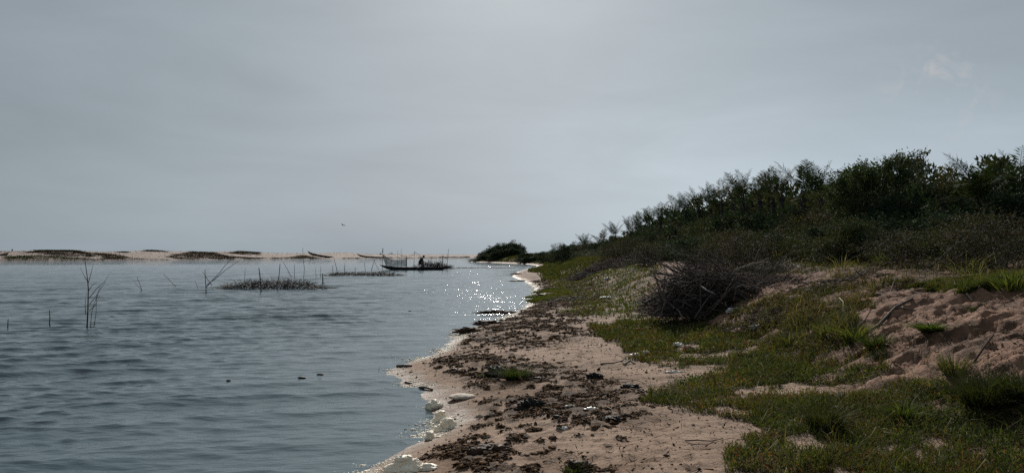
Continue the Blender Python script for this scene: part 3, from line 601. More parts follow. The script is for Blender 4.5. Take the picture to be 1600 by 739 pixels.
PALMS = [(1532, 322, 18.5, 2, 1.0, 'large spreading palm rising above the hedge at the far right'), (1255, 318, 21, 0, .8, 'palm with feathery upright fronds left of the leaning tree'), (1222, 318, 23, 1, .8, 'palm with one long frond pointing left beside the feathery palm'),
 (1162, 323, 27, 0, .85, 'palm with two fan like fronds on the hedge crest behind the brushwood pile'), (1128, 326, 29, 1, .75, 'small palm with a bare spike left of the fan like palm on the crest'), (1092, 337, 32, 1, .9, 'small palm on the slope of the hedge crest'), (1072, 342, 36, 0, .8, 'low palm with arching fronds where the crest bends down'),
 (1032, 352, 40, 1, 1.0, 'dark palm with spiky shoots half way down the crest'), (1012, 358, 44, 0, .9, 'palm with short ragged fronds half way down the crest'), (985, 366, 48, 1, 1.1, 'small palm beside the ragged palm low on the crest'), (962, 372, 55, 0, 1.1, 'palm low on the far crest'), (940, 378, 62, 1, 1.3, 'last but one palm at the low end of the crest'), (915, 384, 72, 0, 1.3, 'farthest palm at the low end of the crest'),
 (1475, 318, 19, 1, .7, 'thin palm beside the open side of the leaning tree'), (1590, 320, 17, 0, .85, 'palm cut by the right edge of the picture'), (1188, 322, 26, 1, .9, 'palm just right of the fan like palm on the crest'), (1208, 322, 25, 0, .8, 'ragged palm between the fan like palm and the feathery palm'), (1111, 334, 31, 0, .8, 'short palm right of the small slope palm'), (1056, 348, 37, 1, .9, 'spiky palm left of the low arching palm'),
 (998, 364, 45, 0, .9, 'thin fronded palm between the ragged and the small low palm'), (1283, 322, 21, 0, .8, 'palm with drooping fronds right of the feathery palm'), (1145, 328, 28, 1, .8, 'narrow palm between the bare spike and the fan like palm'), (1310, 330, 20, 1, .6, 'low palm half hidden at the left foot of the leaning tree')]
pu = [0, 0, 0]
for (px, py, Y0, k, s, lab) in PALMS:
    for Y in np.linspace(10, 130, 700):
        if (px - 800) / FPX * Y > np.interp(Y, LINE[:, 0], LINE[:, 1]) + 2.3 * (1 + .008 * Y): break
    s *= (.85 if px < 1400 else .85) * (1 + .4 * (Y / Y0 - 1)); py = py - (9 if px < 1400 else -4 if px > 1500 else 2) + (14 if Y0 > 60 else 9 if Y0 > 46 else 4 if Y0 > 38 else 0)
    c = P(px, py, Y); z0 = float(hgt(c[0:1], c[1:2], False)[0]); th = [.5, .35, .6][k]; zs = s; loc = (c[0], c[1], c[2] - th * s)
    if not pu[k]:
        o = pal_p[k]; pu[k] = 1; o.location = loc; o.rotation_euler = (0, 0, rng.uniform(0, 6)); o.scale = (s,) * 3; tag(o, lab, 'palm', 'palms on the hedge crest')
    else: o = dup(pal_p[k], loc, rng.uniform(0, 6), s, lab, 'palms on the hedge crest'); o['category'] = 'palm'
    # every palm gets a stem of its own down to the dune
    gap = loc[2] - z0
    if gap > .05:
        tb = MB(); tb.tube([[0, 0, (-gap - .1) / s], [.03, .02, -gap / s * .5], [0, 0, .05]], [.12, .1, .1], 7); tb.build('stem', M_stake, o)

# ------------------------------------------------------------------ tall leaning tree
TX = lambda px, py, Y: P(px, py, Y)
tree = empty('leaning_tree', on_ground(1335, 412)); t0 = np.array(tree.location); Yt = 22.5
tree.location = (P(1340, 400, Yt)[0], Yt, float(hgt(np.array([P(1340, 400, Yt)[0]]), np.array([Yt]), False)[0]) - .05); t0 = np.array(tree.location)
tag(tree, 'tall leafy tree leaning right with an open wispy top, highest in the hedge', 'tree')
TC = [(1310, 296, 16, 1), (1320, 288, 15, 1), (1332, 281, 15, 1), (1342, 275, 15, 1), (1352, 272, 14, 1), (1364, 268, 15, 1), (1376, 264, 14, 1), (1388, 259, 13, 1), (1399, 254, 12, 1), (1408, 258, 12, 1), (1330, 300, 18, 1), (1350, 292, 18, 1), (1370, 286, 18, 1), (1390, 278, 17, 1), (1405, 272, 15, 1), (1345, 310, 18, 1), (1375, 302, 18, 1), (1400, 292, 16, 1), (1320, 312, 16, 1), (1360, 320, 18, 1), (1390, 312, 16, 1),
      (1422, 262, 10, .55), (1430, 250, 9, .5), (1436, 241, 7, .5), (1443, 238, 5, .3), (1427, 243, 7, .5), (1440, 252, 7, .45), (1447, 258, 5, .3), (1450, 239, 4, .2), (1420, 274, 10, .5), (1436, 270, 8, .35), (1448, 266, 4, .25), (1440, 280, 7, .3), (1414, 286, 10, .5), (1430, 262, 8, .5), (1425, 255, 8, .5), (1411, 248, 6, .3), (1300, 305, 13, .8), (1308, 318, 14, .9), (1335, 330, 18, .9), (1380, 330, 18, .9)]
r7 = np.random.default_rng(77); tk = MB(); cr_c, cr_a = [], []
fork = np.array([P(1352, 345, Yt)[0], Yt, P(1352, 345, Yt)[2]]) - t0; fork2 = np.array(P(1408, 290, Yt)) - t0
tk.tube([[0, 0, -.2], fork * .5 + [.05, 0, 0], fork, (fork + fork2) / 2 + [0, 0, .08], fork2], [.085, .07, .06, .045, .03], 7)
sw_ = np.array(P(1446, 240, Yt)) - t0; tk.tube([fork2, (fork2 + sw_) / 2 + [.06, 0, .03], sw_], [.028, .016, .004], 5)
for (px, py, rad, den) in TC:
    c = np.array(P(px, py, Yt + r7.normal(0, .45))) - t0; R = rad / FPX * Yt * 1.15; st0 = fork if px < 1400 else fork2
    st0 = st0 + (c - st0) * .0; mid = (st0 + c) / 2 + r7.normal(0, .08, 3); tk.tube([st0, mid, c], [.026, .014, .005], 5)
    for _ in range(7 if den > .7 else 5):
        e = c + r7.normal(0, R * .62, 3); tk.tube([c, (c + e) / 2 + r7.normal(0, .02, 3), e], [.006, .004, .002], 4)
        k = int((50 if den > .7 else 11) * den * (R / .2)) + 5; t = r7.uniform(.1, 1.1, k)[:, None]; q = c + (e - c) * t + r7.normal(0, R * .24, (k, 3)); cr_c.append(q); cr_a.append((e - c) * 1.2 + (q - c) * .6 + r7.normal(0, .13, (k, 3)) + [0, 0, -.03])
ctr = np.concatenate(cr_c); axs = np.concatenate(cr_a); n = len(ctr); pal = np.array([(.035, .056, .026), (.045, .066, .028), (.06, .078, .03)]); cc = pal[r7.integers(0, 3, n)] * r7.uniform(.6, 1.4, (n, 1))
V, F, C = leaves(ctr, axs, r7.normal(0, 1, (n, 3)), .085 * r7.uniform(.6, 1.25, n), .036 * r7.uniform(.7, 1.2, n), cc); mesh_np('crown', V, F, M_leaf, tree, C); tk.build('trunk', M_bark, tree, True)

# dead leaves and twig bits on the sand bank and the path
rq = np.random.default_rng(131); n0 = 60000; yy = np.exp(rq.uniform(math.log(4.5), math.log(24), n0)); xx = rq.uniform(.2, 11, n0); q_ = bankx(xx, yy); s_ = xx - shore(yy)
pr_ = np.where((q_ > 3.0) & (q_ < 8), .75 * sm(.42, .62, fbm(xx, yy, .5, 4, 133)) + .06, .16) * (s_ > .8) * np.minimum(1, 8 / yy) * np.minimum(1, yy / 6); ok = rq.random(n0) < pr_; xx, yy = xx[ok][:14000], yy[ok][:14000]; n = len(xx)
c0 = np.column_stack([xx, yy, hgt(xx, yy) + wrack_relief(xx, yy, wrack_mask(xx, yy)) + rq.uniform(0, .018, n)]); ax = np.stack([rq.normal(0, 1, n), rq.normal(0, 1, n), np.abs(rq.normal(0, .3, n))], 1); lp = np.array([(.03, .02, .013), (.06, .035, .02), (.02, .014, .01), (.1, .06, .035), (.05, .04, .02)]); tw_ = rq.random(n) < .45
cc = lp[rq.integers(0, 5, n)] * rq.uniform(.7, 1.3, (n, 1)); V, F, C = leaves(c0, ax, rq.normal(0, 1, (n, 3)), np.where(tw_, rq.uniform(.05, .18, n), rq.uniform(.015, .05, n)), np.where(tw_, .005, rq.uniform(.008, .022, n)), cc, .3)
o = mesh_np('leaf_litter', V, F, M_straw, None, C); kind(o, 'stuff', 'dead leaves and twig bits strewn over the sand')

# dead bent stems lying through the grass
pd_ = scatter(['front', 'lip', 'weeds'], 1500, 26, 6, 1.3, 15, .25); n = len(pd_); rs_ = np.random.default_rng(16)
base = np.column_stack([pd_, hgt(pd_[:, 0], pd_[:, 1]) + .01]); az = rs_.uniform(0, 6.28, n); Ld = rs_.uniform(.1, .38, n); hd_ = np.stack([np.cos(az), np.sin(az), np.zeros(n)], 1); up_ = rs_.uniform(.05, .75, n)[:, None]
mid = base + hd_ * (Ld * .45)[:, None] + np.array([0, 0, 1]) * Ld[:, None] * up_ * .7; tip = base + hd_ * Ld[:, None] + np.array([0, 0, 1]) * Ld[:, None] * up_ * rs_.uniform(.1, 1, (n, 1))
sp = np.array([(.2, .17, .1), (.14, .1, .06), (.09, .06, .035), (.24, .2, .13)]); ct = sp[rs_.integers(0, 4, n)]; V, F4, F3, C = blades(base, tip, mid, .0035 * np.maximum(1, pd_[:, 1] / 8), np.stack([-np.sin(az), np.cos(az), rs_.normal(0, .5, n)], 1), ct, ct)
o = mesh_np('dead_stems', V, [F4, F3], M_straw, None, C); kind(o, 'stuff', 'bent dead grass stems')
# ------------------------------------------------------------------ stakes and dead wood standing in the lagoon
def seg_pts(px0, py0, px1, py1, Y, n=5, wob=.012, r=rng):
    a, b_ = P(px0, py0, Y), P(px1, py1, Y); t = np.linspace(0, 1, n)[:, None]; L = np.linalg.norm(b_ - a)
    p = a + (b_ - a) * t; p[1:-1] += r.normal(0, wob * L, (n - 2, 3)); p[:, 1] += (r.normal(0, .12) * L * t[:, 0]); return p
def stake(label, segs, r0=.022, group='stakes standing in the lagoon', name='stake', base=None):
    bx, by = segs[0][0], segs[0][1]; w = on_water(*(base or (bx, by))); Y = w[1]; root = np.array([w[0], Y, 0]); mb = MB()
    for i, s in enumerate(segs):
        p = seg_pts(*s, Y) - root; rr = r0 * (1 if i == 0 else .7)
        if i == 0: p = np.vstack([p[0] + [0, 0, -.5], p])
        mb.tube(p, np.linspace(rr, rr * .55, len(p)), 5)
    o = mb.build(name, M_stake); o.location = tuple(root); tag(o, label, 'stake', group); return o
STK = [('shortest stake alone at the far left edge of the water', [(12, 513, 13.5, 498)], .016),
 ('short leaning stake left of the bare dead sapling', [(78, 511, 72.5, 485)], .018),
 ('pair of thin sticks joined in a V low in open water', [(222, 455, 214, 432), (222, 455, 203, 436)], .017),
 ('single thin stick leaning left in open water right of the V shaped pair', [(275, 448, 257, 428)], .02),
 ('forked stake with two long rods leaning right, left end of the near brush park', [(322, 458, 316, 421), (322, 446, 371, 406), (322, 449, 361, 404), (331, 446, 317, 424)], .024),
 ('small bent twig in the water just left of the forked stake', [(310, 452, 304, 438)], .014),
 ('thin upright stake in the left part of the near brush park', [(382, 444, 382, 420)], .016),
 ('thick bent stake standing in front of the near brush park', [(408, 455, 402, 419)], .04),
 ('tall upright stake in the middle of the near brush park', [(433, 454, 436, 412)], .028),
 ('stake leaning left behind the middle of the near brush park', [(456, 433, 444, 409)], .028),
 ('short stake low in the front of the near brush park', [(449, 452, 450, 434)], .018),
 ('upright stake behind the right half of the near brush park', [(460, 434, 460, 413)], .022),
 ('tallest thin pole, reaching above the sandbar from the near brush park', [(475, 450, 473, 387)], .017),
 ('thin stake left one of two at the right end of the near brush park', [(494, 433, 494, 418)], .018),
 ('thin stake right one of two at the right end of the near brush park', [(501, 434, 501, 416)], .018),
 ('thick short post between the near and the far brush park', [(504.5, 443, 504, 427)], .045),
 ('long stake leaning left in the left half of the far brush park', [(527, 426, 520, 402)], .035),
 ('upright stake in the left end of the far brush park', [(520, 428, 520, 415)], .032),
 ('stake with a bend at mid height in the far brush park', [(539, 428, 539, 413)], .036),
 ('short stake in the centre of the far brush park', [(555, 429, 555, 417)], .032),
 ('stake leaning slightly left in the right half of the far brush park', [(571, 424, 569, 409)], .03),
 ('two stakes propped together like an A in the far brush park', [(580, 424, 584, 406), (592, 422, 584, 406)], .036),
 ('stake at the right end of the far brush park beside the canoe bow', [(609, 431, 609, 420)], .03),
 ('short stake below the canoe bow at the right end of the far brush park', [(615, 431, 616, 422)], .028)]
for lab, segs, r0 in STK: stake(lab, segs, r0)

root0 = on_water(136, 512); Yd = root0[1]; ds = empty('dead_sapling', (root0[0], Yd, 0)); tag(ds, 'bare dead sapling with thin upright side branches standing in the water', 'dead tree')
def dpart(name, pts, r0, r1):
    p = np.array([P(px, py, Yd + dy) for px, py, dy in pts]) - np.array([root0[0], Yd, 0]); mb = MB(); mb.tube(p, np.linspace(r0, r1, len(p)), 6); return mb.build(name, M_stake, ds, True)
dpart('trunk', [(135, 530, 0), (136, 512, 0), (137.5, 480, .02), (138, 450, 0), (136, 430, .02), (133, 408, 0)], .022, .007)
for pts in [[(139, 466, 0), (150, 452, .1), (163, 440, .2), (171, 429, .25)], [(139.5, 476, 0), (150, 463, .1), (158, 450, .15), (165, 440, .2)], [(141, 518, 0), (143, 490, .1), (148, 472, .15), (157, 447, .2)], [(146, 516, .1), (150, 490, .1), (151, 470, .1)], [(134, 492, 0), (133, 476, -.05), (135, 458, -.05)],
            [(137, 440, 0), (130, 428, .05), (126, 419, .1)], [(138, 442, 0), (142, 428, .05), (146, 411, .1)], [(138, 455, 0), (144, 446, -.1), (152, 440, -.1)], [(140, 485, 0), (148, 478, 0), (156, 462, .1)], [(142, 507, .1), (150, 506, .1)], [(142, 511, .1), (149, 511, .1)], [(150, 470, .1), (154, 458, .1)]]:
    dpart('branch', pts, .009, .003)

def brush_park(px0, px1, pyb, top, n, seed, label, Lr=(.35, .9)):
    r = np.random.default_rng(seed); a, b_ = on_water(px0, pyb), on_water(px1, pyb); c = (a + b_) / 2; mb = MB(); hw = (b_[0] - a[0]) / 2; hmax = (pyb - 3 - top) / FPX * c[1]
    for _ in range(n):
        u = r.uniform(-1, 1); env = (1 - abs(u) ** 3) * (.55 + .6 * float(fbm(np.array([u * 4]), np.array([seed * 1.0]), 1, 2, 3)[0]))
        p0 = np.array([u * hw, r.uniform(0, .2) * hw + abs(r.normal(0, .5)), r.uniform(-.2, max(.05, env * hmax * .7))])
        L = r.uniform(*Lr); el = abs(r.normal(.6, .4)); az = r.choice([0, PI]) + r.normal(0, .7); d = np.array([math.cos(az) * math.cos(el), math.sin(az) * math.cos(el), math.sin(el)]); e = p0 + d * L
        e[2] = min(e[2], max(.06, env * hmax * r.uniform(.8, 1.5))); mid = (p0 + e) / 2 + r.normal(0, .05, 3)
        rr = r.uniform(.006, .014) * max(1, c[1] / 45); mb.tube([p0, mid, e], [rr, rr * .8, rr * .4], 4)
    o = mb.build('brush_park', M_stake); o.location = (c[0], c[1], 0); tag(o, label, 'brush park'); return o
brush_park(338, 506, 452, 432, 900, 41, 'nearer dark brushwood fish shelter of heaped twigs standing in the lagoon')
brush_park(506, 622, 431, 421, 620, 42, 'farther low brushwood fish shelter left of the fishing canoe', (.4, 1.0))
brush_park(650, 704, 420, 404, 420, 43, 'leafy brushwood heap standing behind the seated canoe fisher', (.5, 1.3))
brush_park(706, 790, 419, 415, 240, 44, 'lowest line of floating brush right of the fishing canoe', (.4, .9))

# ------------------------------------------------------------------ canoes
def hull_mb(L, B, D, bow, stern, keel=.3, n=33, th=.035):
    t = np.linspace(-1, 1, n); hb = B * (1 - np.abs(t) ** 2.6) ** .75 + .015; gz = D + bow * np.clip(t, 0, 1) ** 3.2 + stern * np.clip(-t, 0, 1) ** 3.2
    kz = keel * np.abs(t) ** 3.5 + (bow * .75) * np.clip(t - .72, 0, 1) ** 1.6 * 7.5 * .55; kz = (gz - .05) * np.clip((np.abs(t) - .5) / .5, 0, 1) ** 1.7; x = t * L / 2; m_ = 11; ph = np.linspace(-PI / 2, PI / 2, m_)
    def shell(s, lift): return np.stack([np.stack([np.full(m_, x[i] * (1 - .006 * lift)), hb[i] * s * np.sign(np.sin(ph)) * np.abs(np.sin(ph)) ** .7, kz[i] + lift * .03 + (gz[i] - kz[i] - lift * .03) * (1 - np.cos(ph) ** .9)], 1) for i in range(n)])
    o_, i_ = shell(1, 0), shell(.9, 1); mb = MB(); V = np.concatenate([o_.reshape(-1, 3), i_.reshape(-1, 3)]); F = grid_faces(n, m_); k = n * m_
    r1 = np.arange(n - 1) * m_; rim = np.concatenate([np.stack([r1, r1 + k, r1 + m_ + k, r1 + m_], 1), np.stack([r1 + m_ - 1, r1 + 2 * m_ - 1, r1 + 2 * m_ - 1 + k, r1 + m_ - 1 + k], 1)])
    e = np.arange(m_ - 1); ends = np.concatenate([np.stack([e, e + 1, e + 1 + k, e + k], 1), np.stack([e, e + k, e + 1 + k, e + 1], 1) + (n - 1) * m_])
    mb.add(V, np.concatenate([F, F[:, ::-1] + k, rim, ends])); return mb, x, hb, gz
def box_mb(mb, c, s, col=(.1, .1, .1)):
    c = np.array(c, float); s = np.array(s, float) / 2; V = np.array([[i, j, k] for i in (-1, 1) for j in (-1, 1) for k in (-1, 1)]) * s + c
    mb.add(V, np.array([[0, 1, 3, 2], [4, 6, 7, 5], [0, 4, 5, 1], [2, 3, 7, 6], [0, 2, 6, 4], [1, 5, 7, 3]]), col)
def canoe(loc, rz, L, B, D, bow, stern, label, mat, pitch=0, nth=5, rim=False, keel=.3):
    o = empty('canoe', loc); o.rotation_euler = (0, pitch, rz); mb, x, hb, gz = hull_mb(L, B, D, bow, stern, keel); mb.build('hull', mat, o, True)
    for q in np.linspace(-.62, .62, nth):
        b_ = float(np.interp(q * L / 2, x, hb)); z = float(np.interp(q * L / 2, x, gz)); t = MB(); box_mb(t, (q * L / 2, 0, z - .07), (.16, b_ * 1.84, .03)); t.build('thwart', M_wood, o)
    if rim:
        for sgn in (-1, 1):
            t = MB(); t.tube(np.stack([x, sgn * (hb + .01), gz + .02], 1), .06, 6); t.build('gunwale', M_hull, o, True)
    tag(o, label, 'canoe'); return o
YB = on_water(650, 422)[1]
xb = lambda px: (px - 800) / FPX * YB
canoe((xb(650), YB, -.1), PI, xb(706.5) - xb(594), .48, .44, .3, .16, 'dark wooden fishing canoe afloat with one seated person and a hung net', M_hull, keel=.1)
def bpole(label, pts, r0, name='pole', dy=0., grp='poles around the fishing canoe'):
    Y = YB + dy; root = np.array([(pts[0][0] - 800) / FPX * Y, Y, 0]); p = np.array([P(px, py, Y) for px, py in pts]) - root; p = np.vstack([[p[0][0], 0, -.6], p])
    mb = MB(); mb.tube(p, np.linspace(r0, r0 * .6, len(p)), 6); o = mb.build(name, M_stake); o.location = tuple(root); tag(o, label, 'pole', grp); return o
bpole('tall pole with a rag tied at the top by the canoe bow', [(597.6, 420), (597.7, 400), (598.2, 387)], .03, dy=.8)
rag = MB(); 
for q in range(5): rag.tube([P(597.9 + .15 * q, 388.5, YB + .82 + .02 * q), P(598.3 - .2 * q, 394.5, YB + .8 + .03 * q)], [.03, .045], 5)
rg = rag.build('rag', M_clump, None); tag(rg, 'dark rag tied round the tall pole by the canoe bow', 'rag')
bpole('thick post at the right end of the hung net', [(635.3, 420), (635.3, 400)], .07, dy=.7)
bpole('pole beside the seated person with lines running to both sides', [(646.5, 422), (647.5, 393)], .04, dy=.75)
bpole('thin pole behind the net with a thin top', [(621, 412), (621.5, 391)], .022, dy=8)
bpole('pole with a thick dark top behind the net', [(627.3, 412), (626.6, 389)], .026, dy=8)
bpole('post at the stern with a short line to the bent pole', [(691.5, 418), (691.5, 399.5)], .05, dy=.7)
bpole('bent thin pole at the canoe stern, rightmost of the poles', [(698.4, 418), (699.4, 403), (701, 389)], .03, dy=.75)
bpole('thin stake in the brush behind the person', [(673, 416), (674.3, 400)], .025, dy=4)
bpole('thin stake at the left half of the net', [(604.3, 416), (604.3, 404)], .025, dy=.6)
m, nt, b = mat_new('net_mesh'); tr = N(nt, 'ShaderNodeBsdfTransparent'); mx = N(nt, 'ShaderNodeMixShader'); b.inputs['Base Color'].default_value = (.10, .15, .13, 1); b.inputs['Roughness'].default_value = .8
uvn = N(nt, 'ShaderNodeTexCoord'); nz = noise_tex(nt, 3, 4, .6, uvn.outputs['Object']); rn = ramp(nt, [(.3, (.5, .5, .5)), (.7, (.85, .85, .85))]); nt.links.new(nz.outputs['Fac'], rn.inputs[0]); nt.links.new(rn.outputs[0], mx.inputs[0])
nt.links.new(tr.outputs[0], mx.inputs[1]); nt.links.new(b.outputs[0], mx.inputs[2]); nt.links.new(mx.outputs[0], nt.nodes['Material Output'].inputs[0]); M_net = m
nroot = empty('fishing_net', (xb(617), YB + .7, 0)); u = np.linspace(0, 1, 30); topx = 598.2 + u * 37; topy = np.interp(u, [0, .12, .25, .4, .55, .75, .9, 1], [397.5, 401, 404, 406, 406.8, 406.6, 405.8, 404.5]); boty = np.full(30, 416.2); botx = 603.5 + u * 32
vv = np.linspace(0, 1, 10); V = np.array([[P(topx[i] + (botx[i] - topx[i]) * v, topy[i] + (boty[i] - topy[i]) * v, YB + .7 + .12 * math.sin(i * 1.1 + v * 3) * (v * (1 - v) * 4)) - np.array(nroot.location) for i in range(30)] for v in vv]).reshape(-1, 3)
nm = mesh_np('webbing', V, grid_faces(10, 30), M_net, nroot, None, True); ln = MB(); ln.tube(V[:30], .025, 5); ln.build('head_line', M_stake, nroot)
ln = MB(); ln.tube([V[0], (V[0] + V[-30]) / 2 + [0, 0, -.1], V[-30]], .022, 5); ln.build('side_line', M_stake, nroot); tag(nroot, 'grey green fishing net hung in a sagging curve over the canoe bow', 'net')
def line_o(label, pts, r0=.02):
    p = np.array([P(px, py, YB + .75) for px, py in pts]); mb = MB(); mb.tube(p - p[0], r0, 5); o = mb.build('rope', M_stake); o.location = tuple(p[0]); tag(o, label, 'rope', 'ropes strung between the canoe poles')
line_o('rope slanting from the pole top down right to the seated person', [(647.5, 393.5), (654, 398), (660, 403)], .028); line_o('slack rope from the pole top down left to the net post', [(647.3, 396.5), (641, 401), (635.5, 404)], .018)
line_o('short rope between the stern post and the bent pole', [(691.5, 399.8), (695, 402.6), (698.6, 404)], .028); line_o('rope from the bow pole top to the canoe side', [(598, 398), (606, 411), (611, 416)], .018)
line_o('level rope between the two posts at the right of the net', [(627.5, 400.3), (635.3, 400.6)], .03)

# ------------------------------------------------------------------ people
M_cloth = rough_mat('dark_cloth', (.012, .012, .016), (.03, .028, .032), 12, .9, .3); M_skin = rough_mat('dark_skin', (.03, .018, .012), (.045, .027, .018), 8, .55, 0); M_hair = rough_mat('black_hair', (.005, .005, .005), (.01, .01, .01), 40, .8, .3)
def bake(o):
    dg = bpy.context.evaluated_depsgraph_get(); me = bpy.data.meshes.new_from_object(o.evaluated_get(dg)); o.modifiers.clear(); old = o.data; o.data = me; bpy.data.meshes.remove(old); return o
def skin_body(name, J, E, R, mat, parent):
    me = bpy.data.meshes.new(name); me.from_pydata(J, E, []); o = bpy.data.objects.new(name, me); COL.objects.link(o); me.skin_vertices or None
    if not me.skin_vertices: 
        bm_layer = None
        import bmesh
        bm = bmesh.new(); bm.from_mesh(me); bm.verts.layers.skin.verify(); bm.to_mesh(me); bm.free()
    for i, r in enumerate(R): me.skin_vertices[0].data[i].radius = (r, r); me.skin_vertices[0].data[i].use_root = (i == 0)
    o.modifiers.new('skin', 'SKIN').use_smooth_shade = True; sub = o.modifiers.new('sub', 'SUBSURF'); sub.levels = 2; sub.render_levels = 2
    bpy.context.view_layer.update(); bake(o); me = o.data; me.name = name; me.materials.clear(); me.materials.append(mat); o.parent = parent; return o
def head_parts(root, c, fwd, up):
    """head with brow, nose, mouth, ears; hair as a cap"""
    import bmesh
    c, f, u_ = np.array(c), norm(np.array(fwd, float)), norm(np.array(up, float)); s = np.cross(f, u_)
    bm = bmesh.new(); bmesh.ops.create_icosphere(bm, subdivisions=3, radius=1); V = np.array([v.co[:] for v in bm.verts]); F = np.array([[q.index for q in p.verts] for p in bm.faces]); bm.free()
    W = V.copy(); W[:, 0] *= .098; W[:, 1] *= .075; W[:, 2] *= .115; jaw = np.clip(-V[:, 2], 0, 1); W[:, 1] *= 1 - .3 * jaw; W[:, 0] *= 1 - .12 * jaw
    def bumpat(y, z, rad, amt):
        d = np.exp(-(((V[:, 1] - y) ** 2 + (V[:, 2] - z) ** 2) / rad ** 2)) * (V[:, 0] > 0); W[:, 0] += amt * d
    bumpat(0, -.1, .16, .026); bumpat(.38, .1, .16, -.012); bumpat(-.38, .1, .16, -.012); bumpat(0, -.5, .2, .008); bumpat(0, .3, .4, .006)
    for sg in (-1, 1): e = np.exp(-((V[:, 0] ** 2 + (V[:, 2] + .02) ** 2) / .06)) * (V[:, 1] * sg > .6); W[:, 1] += sg * .018 * e
    G = lambda A: c + A[:, :1] * f + A[:, 1:2] * s + A[:, 2:] * u_
    mesh_np('head', G(W), F, M_skin, root, None, True); hsel = V[:, 2] > .25 - .3 * (V[:, 0] < .1); keep = hsel[F].all(1); mesh_np('hair', G(W * 1.08), F[keep], M_hair, root, None, True)
# seated fisher, leaning forward to the right
sx, sz = xb(656), .28
pr = empty('person', (sx - .05, YB, .0)); pr.scale = (1.28, 1.28, 1.22); tag(pr, 'person in dark clothes sitting in the canoe, bent forward to the right', 'person')
J = [(-.02, 0, .62), (.06, 0, .80), (.19, 0, 1.0), (.27, 0, 1.13), (.33, 0, 1.2),
     (-.02, .1, .60), (.36, .15, .68), (.33, .14, .26), (.44, .14, .2), (-.02, -.1, .60), (.38, -.15, .66), (.35, -.14, .25), (.46, -.14, .2),
     (.22, .17, 1.08), (.28, .24, .84), (.48, .2, .72), (.22, -.17, 1.08), (.14, -.27, .84), (.38, -.24, .74)]
E = [(0, 1), (1, 2), (2, 3), (3, 4), (0, 5), (5, 6), (6, 7), (7, 8), (0, 9), (9, 10), (10, 11), (11, 12), (3, 13), (13, 14), (14, 15), (3, 16), (16, 17), (17, 18)]
skin_body('body', J, E, [.17, .16, .18, .15, .06, .11, .09, .06, .045, .11, .09, .06, .045, .075, .055, .035, .075, .055, .035], M_cloth, pr)
head_parts(pr, (.39, 0, 1.31), (1, 0, -.45), (.45, 0, 1))
for sg, w_ in ((.2, (.48, .2, .72)), (-.24, (.38, -.24, .74))):
    hb_ = MB(); wv = np.array(w_); hb_.tube([wv, wv + [.05, 0, -.01], wv + [.1, 0, -.03]], [.034, .045, .03], 8)
    for k in range(4): a = wv + [.1, (k - 1.5) * .02, -.03]; hb_.tube([a, a + [.04 + .005 * (1.5 - abs(k - 1.5)), 0, -.02], a + [.06, 0, -.05]], [.011, .01, .007], 5)
    hb_.tube([wv + [.04, .03, -.01], wv + [.08, .05, -.03], wv + [.11, .04, -.05]], [.012, .011, .008], 5); hb_.build('hand', M_skin, pr, True)
st_ = MB(); box_mb(st_, (0, 0, 0), (.3, .8, .05)); o = st_.build('seat_board', M_wood); o.location = (sx - .06, YB, .54); tag(o, 'plank seat across the canoe under the person', 'plank')
def stander(px, py_feet, Y, label, seed):
    r = np.random.default_rng(seed); c = P(px, py_feet, Y); o = empty('person', c); o.rotation_euler = (0, 0, r.uniform(0, 6)); tag(o, label, 'person')
    J = [(0, 0, .92), (0, 0, 1.15), (0, 0, 1.38), (0, 0, 1.5), (0, .1, .88), (.03, .12, .48), (0, .13, .06), (.12, .14, .03), (0, -.1, .88), (-.03, -.12, .48), (-.05, -.13, .06), (.07, -.14, .03), (0, .19, 1.36), (-.03, .26, 1.1), (.05, .27, .85), (0, -.19, 1.36), (.0, -.25, 1.1), (.08, -.25, .86)]
    E = [(0, 1), (1, 2), (2, 3), (0, 4), (4, 5), (5, 6), (6, 7), (0, 8), (8, 9), (9, 10), (10, 11), (2, 12), (12, 13), (13, 14), (2, 15), (15, 16), (16, 17)]
    skin_body('body', J, E, [.16, .15, .17, .06, .11, .08, .05, .04, .11, .08, .05, .04, .07, .05, .035, .07, .05, .035], M_cloth, o); head_parts(o, (0.02, 0, 1.64), (1, 0, 0), (0, 0, 1))
for (px, py, Y, lab, sd_) in [(609.3, 399.2, 400, 'left one of two distant people standing apart on the sandbar crest', 1), (612.3, 399.2, 402, 'right one of two distant people standing apart on the sandbar crest', 2), (593.7, 400.3, 385, 'left one of two people close together on the sandbar behind the canoe bow', 3), (595.2, 400, 386, 'right one of two people close together on the sandbar behind the canoe bow', 4)]: stander(px, py, Y, lab, sd_)
# boats pulled up on the sandbar
def far_canoe(bow_px, stern_px, Yb, Ys, D, bowh, label, mat=M_hull, **kw):
    a = P(bow_px[0], bow_px[1], Yb); s_ = P(stern_px[0], stern_px[1], Ys); d = a - s_; L = float(np.hypot(d[0], d[1])); rz = math.atan2(d[1], d[0]); pitch = -math.atan2(d[2] - bowh, L); c = (a + s_) / 2; c[2] = (s_[2] + a[2] - bowh) / 2 - D * .5
    return canoe(tuple(c), rz, L / math.cos(pitch), .75, D, bowh, .3, label, mat, pitch, 4, **kw)
far_canoe((480, 393.2), (521, 403.4), 318, 308, .75, .9, 'long dark canoe pulled up on the sandbar, its prow highest on the left')
far_canoe((557, 397.2), (604, 403.2), 342, 334, .6, .9, 'dark canoe lying low on the sandbar behind the far brush park')
canoe((on_water(10, 407.5)[0] - 5.6, on_water(10, 407.5)[1], -.35), math.radians(4), 12, 1.0, 2.0, .9, .5, 'large pale sided boat cut by the left edge at the sandbar shore', M_hull_pale, 0, 4, True)
